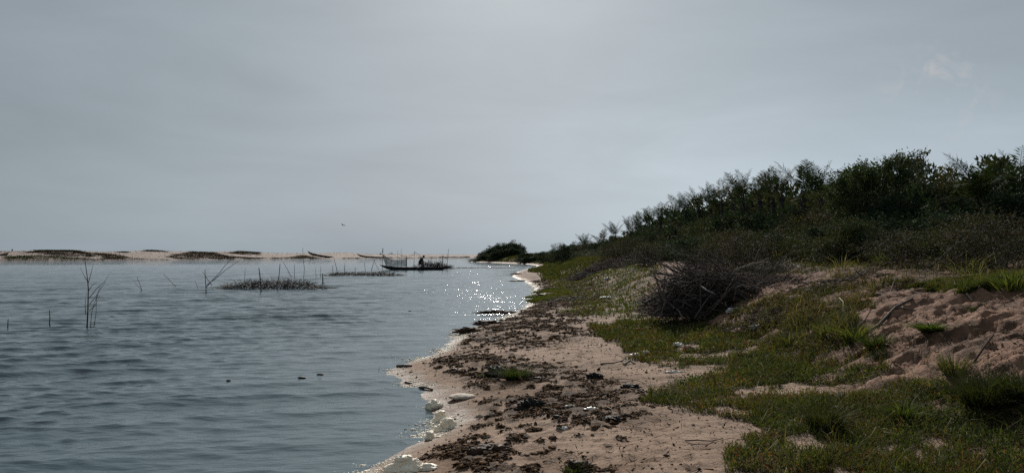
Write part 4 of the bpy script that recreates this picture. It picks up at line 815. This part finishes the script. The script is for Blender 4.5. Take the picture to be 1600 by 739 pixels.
pp = P(19, 394.5, 240); mb = MB(); mb.tube([[0, 0, -1], [0, 0, .5], [.03, 0, .95]], [.09, .08, .1], 7); mb.tube([[-.3, 0, .72], [.25, 0, .9]], [.1, .14], 6); mb.tube([[.02, 0, .6], [.1, 0, 1.05]], [.16, .14], 7); o = mb.build('post', M_stake); o.location = tuple(pp); tag(o, 'short dark post sticking up from the sandbar crest at the far left', 'post')
# bird
bc = P(536, 352, 120); br = empty('bird', bc); tag(br, 'tiny dark bird flying above the lagoon', 'bird'); mb = MB(); mb.tube([[-.22, 0, 0], [-.1, 0, .01], [.05, 0, .01], [.16, 0, .03], [.24, 0, .03]], [.02, .05, .065, .04, .012], 8); mb.build('body', M_clump, br, True)
for sg in (-1, 1):
    mb = MB(); a = np.array([[.1, sg * .04, .04], [.16, sg * .28, .14], [.02, sg * .6, .06], [-.08, sg * .3, .12], [-.08, sg * .04, .03]]); V = np.vstack([a, a + [0, 0, -.012]]); mb.add(V, np.array([[0, 1, 3, 4], [5, 9, 8, 6], [0, 5, 6, 1], [4, 3, 8, 9]])); mb.add(V, np.array([[1, 2, 3], [6, 8, 7]])); mb.build('wing', M_clump, br)
mb = MB(); V = np.array([[-.2, -.02, 0], [-.2, .02, 0], [-.36, .06, .01], [-.36, -.06, .01]]); mb.add(np.vstack([V, V + [0, 0, .01]]), np.array([[0, 1, 2, 3], [4, 7, 6, 5], [0, 4, 5, 1], [1, 5, 6, 2], [2, 6, 7, 3], [3, 7, 4, 0]])); mb.build('tail', M_clump, br); br.rotation_euler = (0.3, 0, 2.6)
# ------------------------------------------------------------------ lumps: foam, stones, clods, litter
import bmesh
_ico = {}
def ico(sub):
    if sub not in _ico:
        bm = bmesh.new(); bmesh.ops.create_icosphere(bm, subdivisions=sub, radius=1); _ico[sub] = (np.array([v.co[:] for v in bm.verts]), np.array([[q.index for q in p.verts] for p in bm.faces])); bm.free()
    return _ico[sub]
def lump_V(c, rad, seed, rough=.25, freq=1.6, sub=3, flat=None):
    V, F = ico(sub); o = Vector((seed * 7.13, seed * 3.7, seed * 1.9)); d = np.array([mnoise.fractal(Vector(v) * freq + o, .7, 2.1, 4) for v in V])
    W = V * (1 + rough * d)[:, None] * np.array(rad); 
    if flat is not None: W[:, 2] = np.maximum(W[:, 2], flat)
    return W + np.array(c), F
def lump(name, px, py, rad, seed, mat, label, cat, rough=.3, freq=1.6, sub=3, rz=0., group=None, water=False, sink=.3):
    g0 = on_water(px, py) if water else on_ground(px, py); V, F = lump_V((0, 0, 0), rad, seed, rough, freq, sub); o = mesh_np(name, V, F, mat, None, None, True); o.location = (g0[0], g0[1], g0[2] + rad[2] * (1 - 2 * sink)); o.rotation_euler = (0, 0, rz); tag(o, label, cat, group); return o
m, nt, b = mat_new('dirty_foam'); tc = N(nt, 'ShaderNodeTexCoord'); n1 = noise_tex(nt, 14, 5, .6, tc.outputs['Object']); r = ramp(nt, [(.3, (.76, .66, .5)), (.65, (.9, .82, .67))]); nt.links.new(n1.outputs['Fac'], r.inputs[0]); nt.links.new(r.outputs[0], b.inputs['Base Color']); b.inputs['Roughness'].default_value = .55
b.inputs['Subsurface Weight'].default_value = .5; b.inputs['Subsurface Radius'].default_value = (.04, .035, .028); vo = N(nt, 'ShaderNodeTexVoronoi'); vo.inputs['Scale'].default_value = 130; nt.links.new(tc.outputs['Object'], vo.inputs['Vector']); bp = N(nt, 'ShaderNodeBump'); bp.inputs['Strength'].default_value = .8; bp.inputs['Distance'].default_value = .006; nt.links.new(vo.outputs['Distance'], bp.inputs['Height']); nt.links.new(bp.outputs[0], b.inputs['Normal']); M_foam = m
def foam_heap(px0, px1, py, hpx, n, seed, label, depth=.7):
    r = np.random.default_rng(seed); g0 = on_ground((px0 + px1) / 2, py); Y = g0[1]; w_ = (px1 - px0) / FPX * Y; h_ = hpx / FPX * Y; mb = MB()
    V, F = lump_V((0, 0, h_ * .12), (w_ * .42, w_ * .42 * depth, h_ * .5), seed, .3, 2.2, 3); mb.add(V, F)
    for i in range(n):
        a = r.uniform(0, 2 * PI); q = math.sqrt(r.random()); c = np.array([math.cos(a) * q * w_ * .4, math.sin(a) * q * w_ * .4 * depth, h_ * .62 * (1 - q ** 2) * r.uniform(.5, 1.1)]); s = r.uniform(.07, .2) * h_ * 1.1; V, F = lump_V(c, (s * 1.2, s * 1.1, s * .9), seed * 31 + i, .4, 2.6, 3); mb.add(V, F)
    o = mb.build('foam_heap', M_foam, None, True); o.location = (g0[0], g0[1], max(0, g0[2]) - .01); rm = o.modifiers.new('remesh', 'REMESH'); rm.mode = 'VOXEL'; rm.voxel_size = max(.0045, w_ / 110); rm.use_smooth_shade = True; bpy.context.view_layer.update(); bake(o); o.data.materials.clear(); o.data.materials.append(M_foam); o.data.name = 'foam_heap'; tag(o, label, 'foam heap', 'foam heaps on the shoreline'); return o
foam_heap(597, 668, 737, 36, 110, 301, 'largest tan foam heap at the bottom edge of the picture'); foam_heap(650, 690, 733, 16, 50, 302, 'low spread foam heap touching the right of the largest heap')
foam_heap(664, 694, 637, 22, 34, 303, 'rounded foam heap topmost on the waterline below the flat pale stone'); foam_heap(677, 702, 657, 22, 34, 304, 'middle foam heap of the chain along the waterline'); foam_heap(688, 714, 669, 28, 44, 305, 'tallest foam heap of the chain, set back on the sand'); foam_heap(676, 694, 674, 16, 8, 306, 'small foam heap low between the middle and the lowest of the chain'); foam_heap(663, 681, 685, 18, 10, 307, 'lowest small foam heap of the chain along the waterline')
# thin foam along the waterline
r9 = np.random.default_rng(61); n = 24000; fy = np.exp(r9.uniform(math.log(5.2), math.log(48), n)); dens = .3 + 1.0 * (np.abs(fy - 8.3) < .9) + .8 * (np.abs(fy - 11.3) < 1.2) + .9 * (fy < 7) + .6 * (fy > 13) ; keepf = r9.random(n) < dens * sm(.35, .6, fbm(fy, fy * 0, .5, 3, 401)) * 1.3; fy = fy[keepf]; fx = shore(fy) + r9.normal(.04, .09, len(fy)) * (1 + fy / 60); fx += np.where(r9.random(len(fy)) < .08, -np.abs(r9.normal(0, .12, len(fy))), 0)
mb = MB(); V0, F0 = ico(1)
for x_, y_ in zip(fx, fy):
    s = r9.uniform(.0025, .0095) * max(1, y_ / 11) ** .5 * (2.2 if r9.random() < .05 else 1); z_ = max(0.0, float(hgt(np.array([x_]), np.array([y_]))[0])); mb.add(V0 * [s * r9.uniform(.8, 2.2), s * r9.uniform(.8, 1.6), s * r9.uniform(.35, .8)] + [x_, y_, z_ + .002], F0)
o = mb.build('foam', M_foam, None, True); kind(o, 'stuff', 'pale foam bubbles along the waterline')

lump('stone', 721, 622, (.16, .12, .035), 11, M_stone, 'flat pale oval stone on the sand above the foam heaps', 'stone', .12, 1.2, 4, .2)
lump('black_clump', 828, 642, (.11, .08, .075), 12, M_clump, 'largest jet black clump on the open beach', 'clump', .75, 2.4, 4); lump('black_clump', 960, 657, (.085, .06, .035), 13, M_clump, 'flat black clump with a twig beside the edge of the grass', 'clump', .7, 2.6, 4)
lump('black_clump', 930, 591, (.09, .06, .05), 14, M_clump, 'black clump on the sand below the curved twig', 'clump', .7, 2.4, 4); lump('black_clump', 985, 607, (.1, .06, .03), 15, M_clump, 'dark clump at the left tip of the near grass', 'clump', .6, 2.4, 4)
lump('black_clump', 776, 586, (.13, .1, .09), 16, M_clump, 'dark rotten clump touching the left of the round tussock', 'clump', .6, 2.2, 4); lump('black_clump', 845, 593, (.1, .06, .03), 17, M_clump, 'low dark clump right of the round tussock', 'clump', .6, 2.4, 4)
lump('black_clump', 870, 657, (.045, .04, .03), 18, M_clump, 'small black clump below and right of the largest one', 'clump', .6, 2.4, 3); lump('black_clump', 768, 706, (.13, .08, .04), 19, M_wrack, 'dark weed mat near the bottom foam heap', 'clump', .8, 3, 4); lump('black_clump', 745, 712, (.06, .06, .05), 20, M_wrack, 'small dark weed lump near the bottom foam heap', 'clump', .7, 3, 3)
lump('black_clump', 905, 733, (.09, .06, .04), 21, M_wrack, 'dark weed lump at the bottom edge of the beach', 'clump', .8, 3, 4); lump('black_clump', 712, 580, (.1, .06, .03), 22, M_wrack, 'dark weed lump on the wet sand left of the tussock', 'clump', .8, 3, 3)
for i, (px, py, rx, ry, lab) in enumerate([(765, 507, .32, .18, 'dark weed bank jutting into the water above the beach point'), (735, 519, .34, .12, 'low weed bank ending in a thin tip in the water'), (775, 490, .55, .12, 'long dark weed streak lying in the shallows'), (812, 428, .7, .5, 'dark weed bank at the waterline near the far grass'), (812, 440, .8, .5, 'dark weed bank on the point below the far grass'), (858, 462, .5, .4, 'dark weedy hump on the sand at the cove')]):
    lump('weed_bank', px, py, (rx, ry, .07), 30 + i, M_wrack, lab, 'weed bank', .7, 3.2, 4, 0, None, i in (2,), .35)
for i, (px, py, s, lab) in enumerate([(357, 594, .055, 'small black floating lump in the near water'), (388, 601, .06, 'floating weed scrap beside the small black lump'), (472, 590, .1, 'floating weed scrap with a glint in the near water'), (175, 495, .13, 'dark floating lump right of the dead sapling'), (640, 486, .1, 'dark floating weed scrap off the beach'), (500, 585, .09, 'thin floating weed scrap right of the glinting one')]):
    lump('floating_weed', px, py, (s * .55, s * .38, s * .16), 50 + i, M_clump, lab, 'floating weed', .5, 2.2, 3, 0, None, True, .4)
# litter: crumpled sheets
def litter(px, py, w_, d_, h_, seed, label, cat='litter', mat=None, rz=0, name='plastic_scrap'):
    g0 = on_ground(px, py); V, F = lump_V((0, 0, 0), (w_ / 2, d_ / 2, h_ / 2), seed, .75, 2.4, 4); o = mesh_np(name, V, F, mat or M_litter, None, None, False); o.location = (g0[0], g0[1], g0[2] + h_ * .3); o.rotation_euler = (0, 0, rz); tag(o, label, cat); return o
litter(925, 643, .13, .07, .04, 61, 'flat white scrap on the sand right of the black clump'); litter(890, 638, .12, .05, .05, 62, 'small slanted white scrap with a dark end on the sand', rz=.4); litter(879, 675, .1, .04, .03, 63, 'crumpled whitish rag in the brown weed', rz=-.5); litter(993, 556, .15, .1, .06, 64, 'white rag on the grass edge above the curved twig')
litter(1055, 582, .2, .06, .03, 65, 'white scrap at the sandy gap in the grass'); litter(1148, 488, .28, .12, .1, 66, 'crumpled white plastic bag at the right foot of the brushwood pile'); litter(1182, 517, .15, .1, .07, 67, 'grey white plastic bag in the weeds right of the pile'); litter(1060, 543, .14, .1, .07, 68, 'pale yellowish scrap in the grass in front of the pile')
litter(1075, 547, .17, .12, .08, 69, 'pinkish scrap in the grass in front of the pile', mat=M_pink); litter(1157, 524, .2, .14, .08, 70, 'reddish stone in the weeds beside the grey bag', 'stone', M_pink, name='stone'); litter(948, 466, .4, .16, .08, 71, 'white scrap on the green slope behind the path'); litter(1311, 623, .06, .05, .05, 72, 'small white scrap in the middle of the near grass'); litter(1306, 640, .05, .04, .03, 73, 'tiny white scrap below another in the near grass')
litter(948, 436, .2, .12, .1, 74, 'tiny white scrap high on the green slope'); litter(1330, 470, .16, .12, .12, 75, 'pink clod at the left top of the sand bank', 'stone', M_pink, name='stone'); litter(1352, 466, .14, .12, .1, 76, 'pink clod on the lip of the sand bank', 'stone', M_pink, name='stone'); litter(1010, 553, .09, .08, .05, 77, 'yellowish scrap beside the white rag on the grass edge')
litter(767, 652, .07, .05, .05, 78, 'small pale stone beside the foam on the beach', 'stone', M_stone, name='stone'); litter(748, 653, .06, .04, .04, 79, 'smaller pale stone left of its neighbour near the foam', 'stone', M_stone, name='stone'); litter(806, 513, .14, .09, .05, 80, 'pale stone on the sand near the waterline weed', 'stone', M_stone, name='stone'); litter(760, 530, .12, .09, .05, 81, 'pale stone in the weed by the water', 'stone', M_stone, name='stone')
# drift wood and sticks on the ground
def gstick(pts, r0, label, mat=M_twig, name='stick', lift=.012, cat='stick'):
    p = np.array([on_ground(px, py) + [0, 0, lift + dz] for px, py, dz in pts]); mb = MB(); q = p - p[0]; mb.tube(q, np.linspace(r0, r0 * .6, len(q)), 6); o = mb.build(name, mat, None, True); o.location = tuple(p[0]); tag(o, label, cat, None); return o
gstick([(621, 574, .01), (632, 573.5, .015), (643, 573, .01)], .028, 'short dark log on the tip of the beach point', M_wood, 'driftwood', cat='driftwood'); gstick([(655, 607, .0), (665, 608, .01), (676, 610, 0)], .02, 'short driftwood lying on the waterline above the foam heaps', M_wood, 'driftwood', cat='driftwood'); gstick([(633, 598, 0), (643, 600, 0)], .014, 'small driftwood chip at the waterline below the point', M_wood, 'driftwood', cat='driftwood')
gstick([(940, 602, 0), (955, 596, .01), (975, 594, .015), (995, 597, .01), (1010, 602, 0)], .006, 'thin curved twig arching over the sand beside the grass', M_wood); gstick([(938, 571, 0), (960, 570, .01), (972, 568, .02), (980, 564, .05)], .011, 'forked dark twig on the path above the curved one', M_wood); gstick([(975, 571, 0), (985, 568, .03), (992, 570, .0)], .022, 'short root piece at the end of the forked twig', M_pale_twig)
gstick([(984, 609, .0), (1000, 614, .02), (1010, 619, .02)], .009, 'dark twig running into the left tip of the near grass', M_wood); gstick([(949, 641, .02), (956, 648, .05), (960, 653, .0)], .004, 'thin pale twig standing from the flat black clump', M_pale_twig); gstick([(1070, 692, 0), (1090, 692, .01), (1110, 690, .0), (1130, 687, .0)], .006, 'thin runner stem creeping over the bottom sand', M_wood)
gstick([(1348, 525, .0), (1375, 508, .03), (1400, 492, .03), (1426, 475, .0)], .026, 'longest dark stick lying slanted on the sand bank', M_wood); gstick([(1398, 492.5, .02), (1415, 492, .02), (1431, 492.3, .0)], .014, 'short level stick touching the longest stick on the sand bank', M_wood); gstick([(1329, 516, .02), (1336, 521, .02), (1346, 526, 0)], .018, 'short dark stick at the lower end of the longest stick', M_wood)
gstick([(1343, 515, .0), (1352, 508, .05), (1360, 501, .1)], .01, 'thin stick propped left of the longest stick', M_wood); gstick([(1303, 480, .0), (1312, 482, .12), (1318, 489, .1), (1317, 497, 0)], .009, 'bleached bent twig in the weeds left of the sand bank', M_pale_twig); gstick([(1390, 462, .0), (1396, 456, .1), (1402, 448, .18)], .009, 'pale twig leaning on the lip of the sand bank', M_pale_twig); gstick([(1520, 571, .0), (1535, 560, .06), (1553, 545, .1)], .012, 'reddish stem leaning on the right of the sand bank', M_twig); gstick([(1510, 467, .0), (1519, 476, .0)], .012, 'short pale stick at the top right of the sand bank', M_pale_twig)
gstick([(1395, 614, .0), (1405, 618, .03), (1420, 623, .02), (1440, 622, .0)], .009, 'reddish curved twig in the near grass', M_twig)

# ------------------------------------------------------------------ brushwood pile
bp0 = on_ground(1108, 497); Yp = bp0[1] + .7; bpo = empty('brushwood_pile', (bp0[0] + .1, Yp, bp0[2])); o0 = np.array([bp0[0] + .1, Yp, bp0[2]]); tag(bpo, 'big dark pile of dry branches and twigs heaped beside the grass', 'brushwood pile')
rp = np.random.default_rng(88); tw = MB()
PT = lambda u, v: float(np.interp(u, [-1, -.9, -.6, -.2, .1, .5, .8, 1], [.12, .3, .68, .9, .92, .82, .62, .34])) * max(0, 1 - abs(v) ** 2.5) ** .6
for i in range(1300):
    u = rp.uniform(-1, 1); v = rp.uniform(-1, 1); top = PT(u, v); c = np.array([u * 1.1 + .02, v * .85, rp.uniform(0, 1) * top + .02]); L = rp.uniform(.25, 1.0); az = rp.normal(2.75, .45) if rp.random() < .65 else rp.uniform(0, 6.28); el = rp.normal(.22, .28) * (1 if rp.random() < .7 else -1)
    d = np.array([math.cos(az) * math.cos(el), math.sin(az) * math.cos(el), math.sin(el)]); a, e = c - d * L / 2, c + d * L / 2; a[2] = max(a[2], -.04); e[2] = max(e[2], -.02); rr = rp.uniform(.003, .011); tw.tube([a, c + rp.normal(0, .04, 3), e], [rr, rr * .9, rr * .4], 4, (.1, .08, .07))
for i in range(520): # fine sprays trailing to the right
    c = np.array([rp.uniform(.5, 2.0), rp.normal(.5, .5), 0]); c[2] = float(hgt(np.array([c[0] + o0[0]]), np.array([c[1] + Yp]), False)[0]) - o0[2] + rp.uniform(.05, .5) * (2.1 - c[0]) * .6; L = rp.uniform(.3, .9); az = rp.normal(.1, .5); el = rp.normal(.22, .3); d = np.array([math.cos(az) * math.cos(el), math.sin(az) * math.cos(el), math.sin(el)]); tw.tube([c - d * L / 2, c + rp.normal(0, .04, 3), c + d * L / 2], [.006, .005, .002], 4)
tw.build('twigs', M_twig, bpo)
BR_ = [[(1133, 413), (1097, 388)], [(1124, 417), (1084, 387)], [(1112, 420), (1072, 392)], [(1145, 425), (1066, 398)], [(1150, 432), (1100, 405)], [(1170, 436), (1108, 418)], [(1054, 492), (1066, 466), (1080, 441)], [(1066, 480), (1080, 452), (1100, 435)], [(1037, 468), (1031, 450), (1023, 430)], [(1022, 427), (1036, 429), (1050, 428)], [(1038, 462), (1039, 430)], [(1058, 441), (1080, 441)], [(1080, 441), (1090, 437), (1103, 434), (1115, 434)], [(1020, 492), (1050, 465), (1075, 442)], [(1030, 498), (1062, 468)], [(1190, 450), (1160, 430), (1120, 428)], [(1146, 470), (1150, 445)], [(1195, 420), (1240, 404)], [(1180, 425), (1212, 412), (1238, 410)], [(1175, 452), (1192, 440)], [(1216, 408), (1226, 385)], [(1236, 414), (1247, 400)], [(1190, 433), (1222, 430)], [(1140, 412), (1118, 396)], [(1118, 432), (1085, 412), (1062, 404)]]
for i, ps in enumerate(BR_):
    front = i in (6, 7, 8, 9, 10, 11, 12, 13, 14, 16); yy = Yp - (.85 if front else rp.uniform(-.1, .5)); p = np.array([P(px, py, yy + (.5 * k if front and i in (6, 7, 13, 14) else .05 * k)) for k, (px, py) in enumerate(ps)]) - o0
    if len(p) == 2: p = np.array([p[0], (p[0] + p[1]) / 2 + rp.normal(0, .025, 3), p[1]])
    if i in (17, 18, 20, 21, 22): p[:, 1] += 1.5
    mb = MB(); r0 = .022 if i in (0, 1, 6, 8, 10) else rp.uniform(.009, .017); mb.tube(p, np.linspace(r0, r0 * .55, len(p)), 6); mb.build('branch', M_pale_twig if i in (11, 17, 18, 19) else M_branch, bpo, True)
dk = np.random.default_rng(9); q = dk.uniform(-1, 1, (5000, 2)); hq = np.array([PT(*w_) for w_ in q]) * .86 * dk.random(5000); cq = np.column_stack([q[:, 0] * .9, q[:, 1] * .7, hq * .92]); cc = np.array([(.03, .024, .018), (.05, .038, .026), (.02, .018, .014)])[dk.integers(0, 3, 5000)] * dk.uniform(.6, 1.4, (5000, 1))
V, F, C = leaves(cq, dk.normal(0, 1, (5000, 3)), dk.normal(0, 1, (5000, 3)), dk.uniform(.04, .11, 5000), dk.uniform(.02, .05, 5000), cc); mesh_np('dead_leaves', V, F, M_straw, bpo, C)
for i in range(74):
    u = rp.uniform(-.9, .9); v = rp.uniform(-.85, .5); top = PT(u, v); c = np.array([u * 1.1, v * .85, top * rp.uniform(.55, 1.0)]); L = rp.uniform(.7, 1.4); az = rp.normal(2.75, .35) if i % 3 else rp.normal(.3, .4); el = rp.normal(.42, .22) if i % 3 else rp.normal(.1, .15)
    d = np.array([math.cos(az) * math.cos(el), math.sin(az) * math.cos(el), math.sin(el)]); a, e = c - d * L / 2, c + d * L / 2; a[2] = max(a[2], .02); r0 = rp.uniform(.009, .024); s1 = rp.normal(0, .05, 3); mb = MB(); mb.tube([a, c * .5 + a * .5 + s1, c + s1 * .6, e], [r0, r0 * .9, r0 * .8, r0 * .45], 6)
    for _ in range(3):
        t_ = rp.uniform(.3, .9); q = a + (e - a) * t_; f_ = q + d * .25 + rp.normal(0, .14, 3); mb.tube([q, (q + f_) / 2 + rp.normal(0, .02, 3), f_], [r0 * .4, r0 * .35, r0 * .15], 4)
    mb.build('branch', M_branch, bpo, True)
for i in range(46): # long poles sticking out of the top towards the left and leaning on the left face
    if i < 26:
        a = np.array([rp.uniform(-.35, .75), rp.uniform(-.5, .5), 0]); a[2] = PT(a[0] / 1.1, a[1] / .85) * rp.uniform(.6, .9); az, el, L = rp.normal(2.8, .3), rp.normal(.38, .17), rp.uniform(.6, 1.25)
    else:
        a = np.array([rp.uniform(-1.2, -.25), rp.uniform(-.95, -.45), 0.]); az, el, L = rp.normal(.5, .3), rp.normal(.85, .2), rp.uniform(.7, 1.3)
    d = np.array([math.cos(az) * math.cos(el), math.sin(az) * math.cos(el), math.sin(el)]); e_ = a + d * L; r0 = rp.uniform(.009, .02); s1 = rp.normal(0, .05, 3); mb = MB(); mb.tube([a, (a + e_) / 2 + s1, e_], [r0, r0 * .8, r0 * .45], 6)
    for _ in range(2): q = a + d * L * rp.uniform(.5, .95); f_ = q + d * .2 + rp.normal(0, .12, 3); mb.tube([q, (q + f_) / 2 + rp.normal(0, .02, 3), f_], [r0 * .45, r0 * .35, r0 * .15], 4)
    mb.build('branch', M_branch, bpo, True)
def twig_heap(px, py, hw, hd, hh, n, seed, label, mat=M_twig, Lr=(.2, .8)):
    r = np.random.default_rng(seed); g0 = on_ground(px, py); mb = MB()
    for _ in range(n):
        u, v = r.uniform(-1, 1, 2); zz = float(hgt(np.array([g0[0] + u * hw]), np.array([g0[1] + v * hd]), False)[0]) - g0[2]; c = np.array([u * hw, v * hd, zz + r.random() * hh * max(0, 1 - u * u) * max(.1, 1 - v * v)]); L = r.uniform(*Lr); az = r.normal(.2, .8); el = r.normal(.12, .25); d = np.array([math.cos(az) * math.cos(el), math.sin(az) * math.cos(el), math.sin(el)]); rr = r.uniform(.003, .009) * max(1, g0[1] / 15); mb.tube([c - d * L / 2, c + r.normal(0, .03, 3), c + d * L / 2], [rr, rr, rr * .4], 4)
    o = mb.build('twig_heap', mat); o.location = tuple(g0); tag(o, label, 'twig heap'); return o
twig_heap(1195, 508, .55, .35, .14, 260, 91, 'low tangle of dry twigs in the weeds right of the big pile'); twig_heap(945, 420, 2.0, 1.6, .5, 450, 92, 'long low grey heap of cut brush on the green slope', Lr=(.4, 1.4)); twig_heap(1010, 410, 1.6, 1.2, .7, 500, 93, 'brown heap of cut brush under the hedge beside the grey heap', Lr=(.4, 1.2)); twig_heap(1205, 425, .9, .6, .3, 260, 94, 'thin spread of dead twigs below the hedge right of the big pile', M_pale_twig)
twig_heap(1305, 452, .9, .5, .2, 220, 95, 'dry twigs and weeds on the left lip of the sand bank'); twig_heap(890, 470, .8, .5, .12, 160, 96, 'small dark scatter of twigs on the path', M_wood)

# ------------------------------------------------------------------ tussocks and single plants
def tussock(px, py, R, H, n, seed, label, pal, name='tussock', width=.006, spread=.6, cat='tussock'):
    r = np.random.default_rng(seed); g0 = on_ground(px, py); a = r.uniform(0, 2 * PI, n); q = R * .55 * np.sqrt(r.random(n)); base = np.stack([np.cos(a) * q, np.sin(a) * q, np.full(n, -.02)], 1); h = H * r.uniform(.45, 1.1, n); ln = spread * r.uniform(.2, 1.2, n) * (.4 + q / (R * .55))
    d = np.stack([np.cos(a) * ln, np.sin(a) * ln, np.ones(n)], 1) + r.normal(0, .12, (n, 3)); mid = base + d * (h * .55)[:, None]; tip = base + d * np.array([1.75, 1.75, .85]) * h[:, None]; sa = r.uniform(0, 2 * PI, n); pal_ = np.array(pal); ct = pal_[r.integers(0, len(pal_), n)] * r.uniform(.6, 1.4, (n, 1))
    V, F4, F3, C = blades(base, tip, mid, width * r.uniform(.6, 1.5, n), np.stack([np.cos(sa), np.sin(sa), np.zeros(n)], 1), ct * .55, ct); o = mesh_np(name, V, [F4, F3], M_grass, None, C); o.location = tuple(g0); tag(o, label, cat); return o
TG = [(.03, .05, .016), (.04, .06, .02), (.055, .07, .024)]
tussock(805, 591, .2, .2, 900, 1, 'round green tussock alone on the dark weedy beach', TG, width=.005, spread=.9); tussock(1542, 640, .26, .36, 750, 2, 'large dark arching tussock at the right edge below the sand bank', [(.02, .03, .012), (.03, .04, .015), (.045, .05, .02)], spread=1.0, width=.005); tussock(1600, 625, .26, .3, 700, 3, 'smaller dark tussock cut by the right edge', [(.02, .03, .012), (.03, .04, .015)], spread=.9)
tussock(1456, 524, .16, .14, 500, 4, 'small fresh green plant growing on the sand bank', [(.05, .08, .02), (.07, .1, .025)], width=.014, spread=1.4, cat='plant'); tussock(1535, 485, .14, .1, 300, 5, 'small grey green plant on the upper sand bank', TG, width=.012, spread=1.4, cat='plant'); tussock(1335, 537, .16, .34, 120, 6, 'clump of broad yellow green blades left of the sand bank', [(.09, .1, .025), (.07, .085, .022)], width=.017, spread=.7); tussock(1295, 530, .12, .3, 90, 7, 'upright yellow green blades in the weeds left of its neighbour clump', [(.09, .1, .03), (.06, .08, .02)], width=.015, spread=.5)
tussock(1237, 545, .12, .3, 60, 8, 'few arching broad blades in the weeds below the twig tangle', [(.1, .11, .03), (.08, .09, .03)], width=.016, spread=.8); tussock(1372, 545, .2, .26, 350, 9, 'grassy clump at the left foot of the sand bank', TG, width=.008, spread=.8); tussock(1290, 675, .16, .28, 420, 10, 'dark upright tussock in the middle of the near grass', [(.025, .032, .014), (.04, .045, .018)], spread=.6); tussock(893, 739, .08, .13, 120, 11, 'small green tuft at the bottom edge of the beach', TG, width=.005); tussock(760, 588, .1, .1, 150, 12, 'thin tuft left of the round tussock', TG)
tussock(1500, 432, .24, .6, 22, 13, 'tall stiff pale blades against the hedge on the right', [(.14, .14, .07), (.11, .12, .05)], 'tall_grass', .014, .6); tussock(1520, 440, .2, .5, 16, 14, 'tall stiff blades right of another clump against the hedge', [(.12, .13, .05), (.1, .1, .05)], 'tall_grass', .014, .8); tussock(1315, 425, .25, .42, 22, 15, 'tall thin pale grass against the hedge above the hollow', [(.15, .13, .08), (.09, .1, .04)], 'tall_grass', .012, .6); tussock(1216, 412, .2, .7, 24, 16, 'few tall thin blades against the hedge right of the pile', [(.14, .13, .08)], 'tall_grass', .02, .35); tussock(1378, 418, .2, .5, 60, 17, 'bright yellow green grass clump at the hedge foot', [(.1, .12, .03), (.08, .1, .03)], 'tall_grass', .02, .5); tussock(1580, 455, .3, .35, 120, 18, 'grass clump on the right above the sand bank', [(.06, .085, .022), (.09, .1, .03)], 'tall_grass', .014, .6)
tussock(1085, 420, .3, .5, 120, 19, 'dry pale grass behind the top of the brushwood pile', [(.12, .1, .06), (.07, .07, .035)], 'tall_grass', .014, .6); tussock(1490, 590, .16, .26, 200, 20, 'yellowish tuft on the sand bank left of the large dark tussock', [(.1, .1, .03), (.05, .06, .02)], spread=.6); tussock(1410, 655, .14, .2, 220, 21, 'bright green tuft in the near grass below the sand bank', [(.06, .085, .024), (.05, .07, .02)], width=.008, spread=.8)
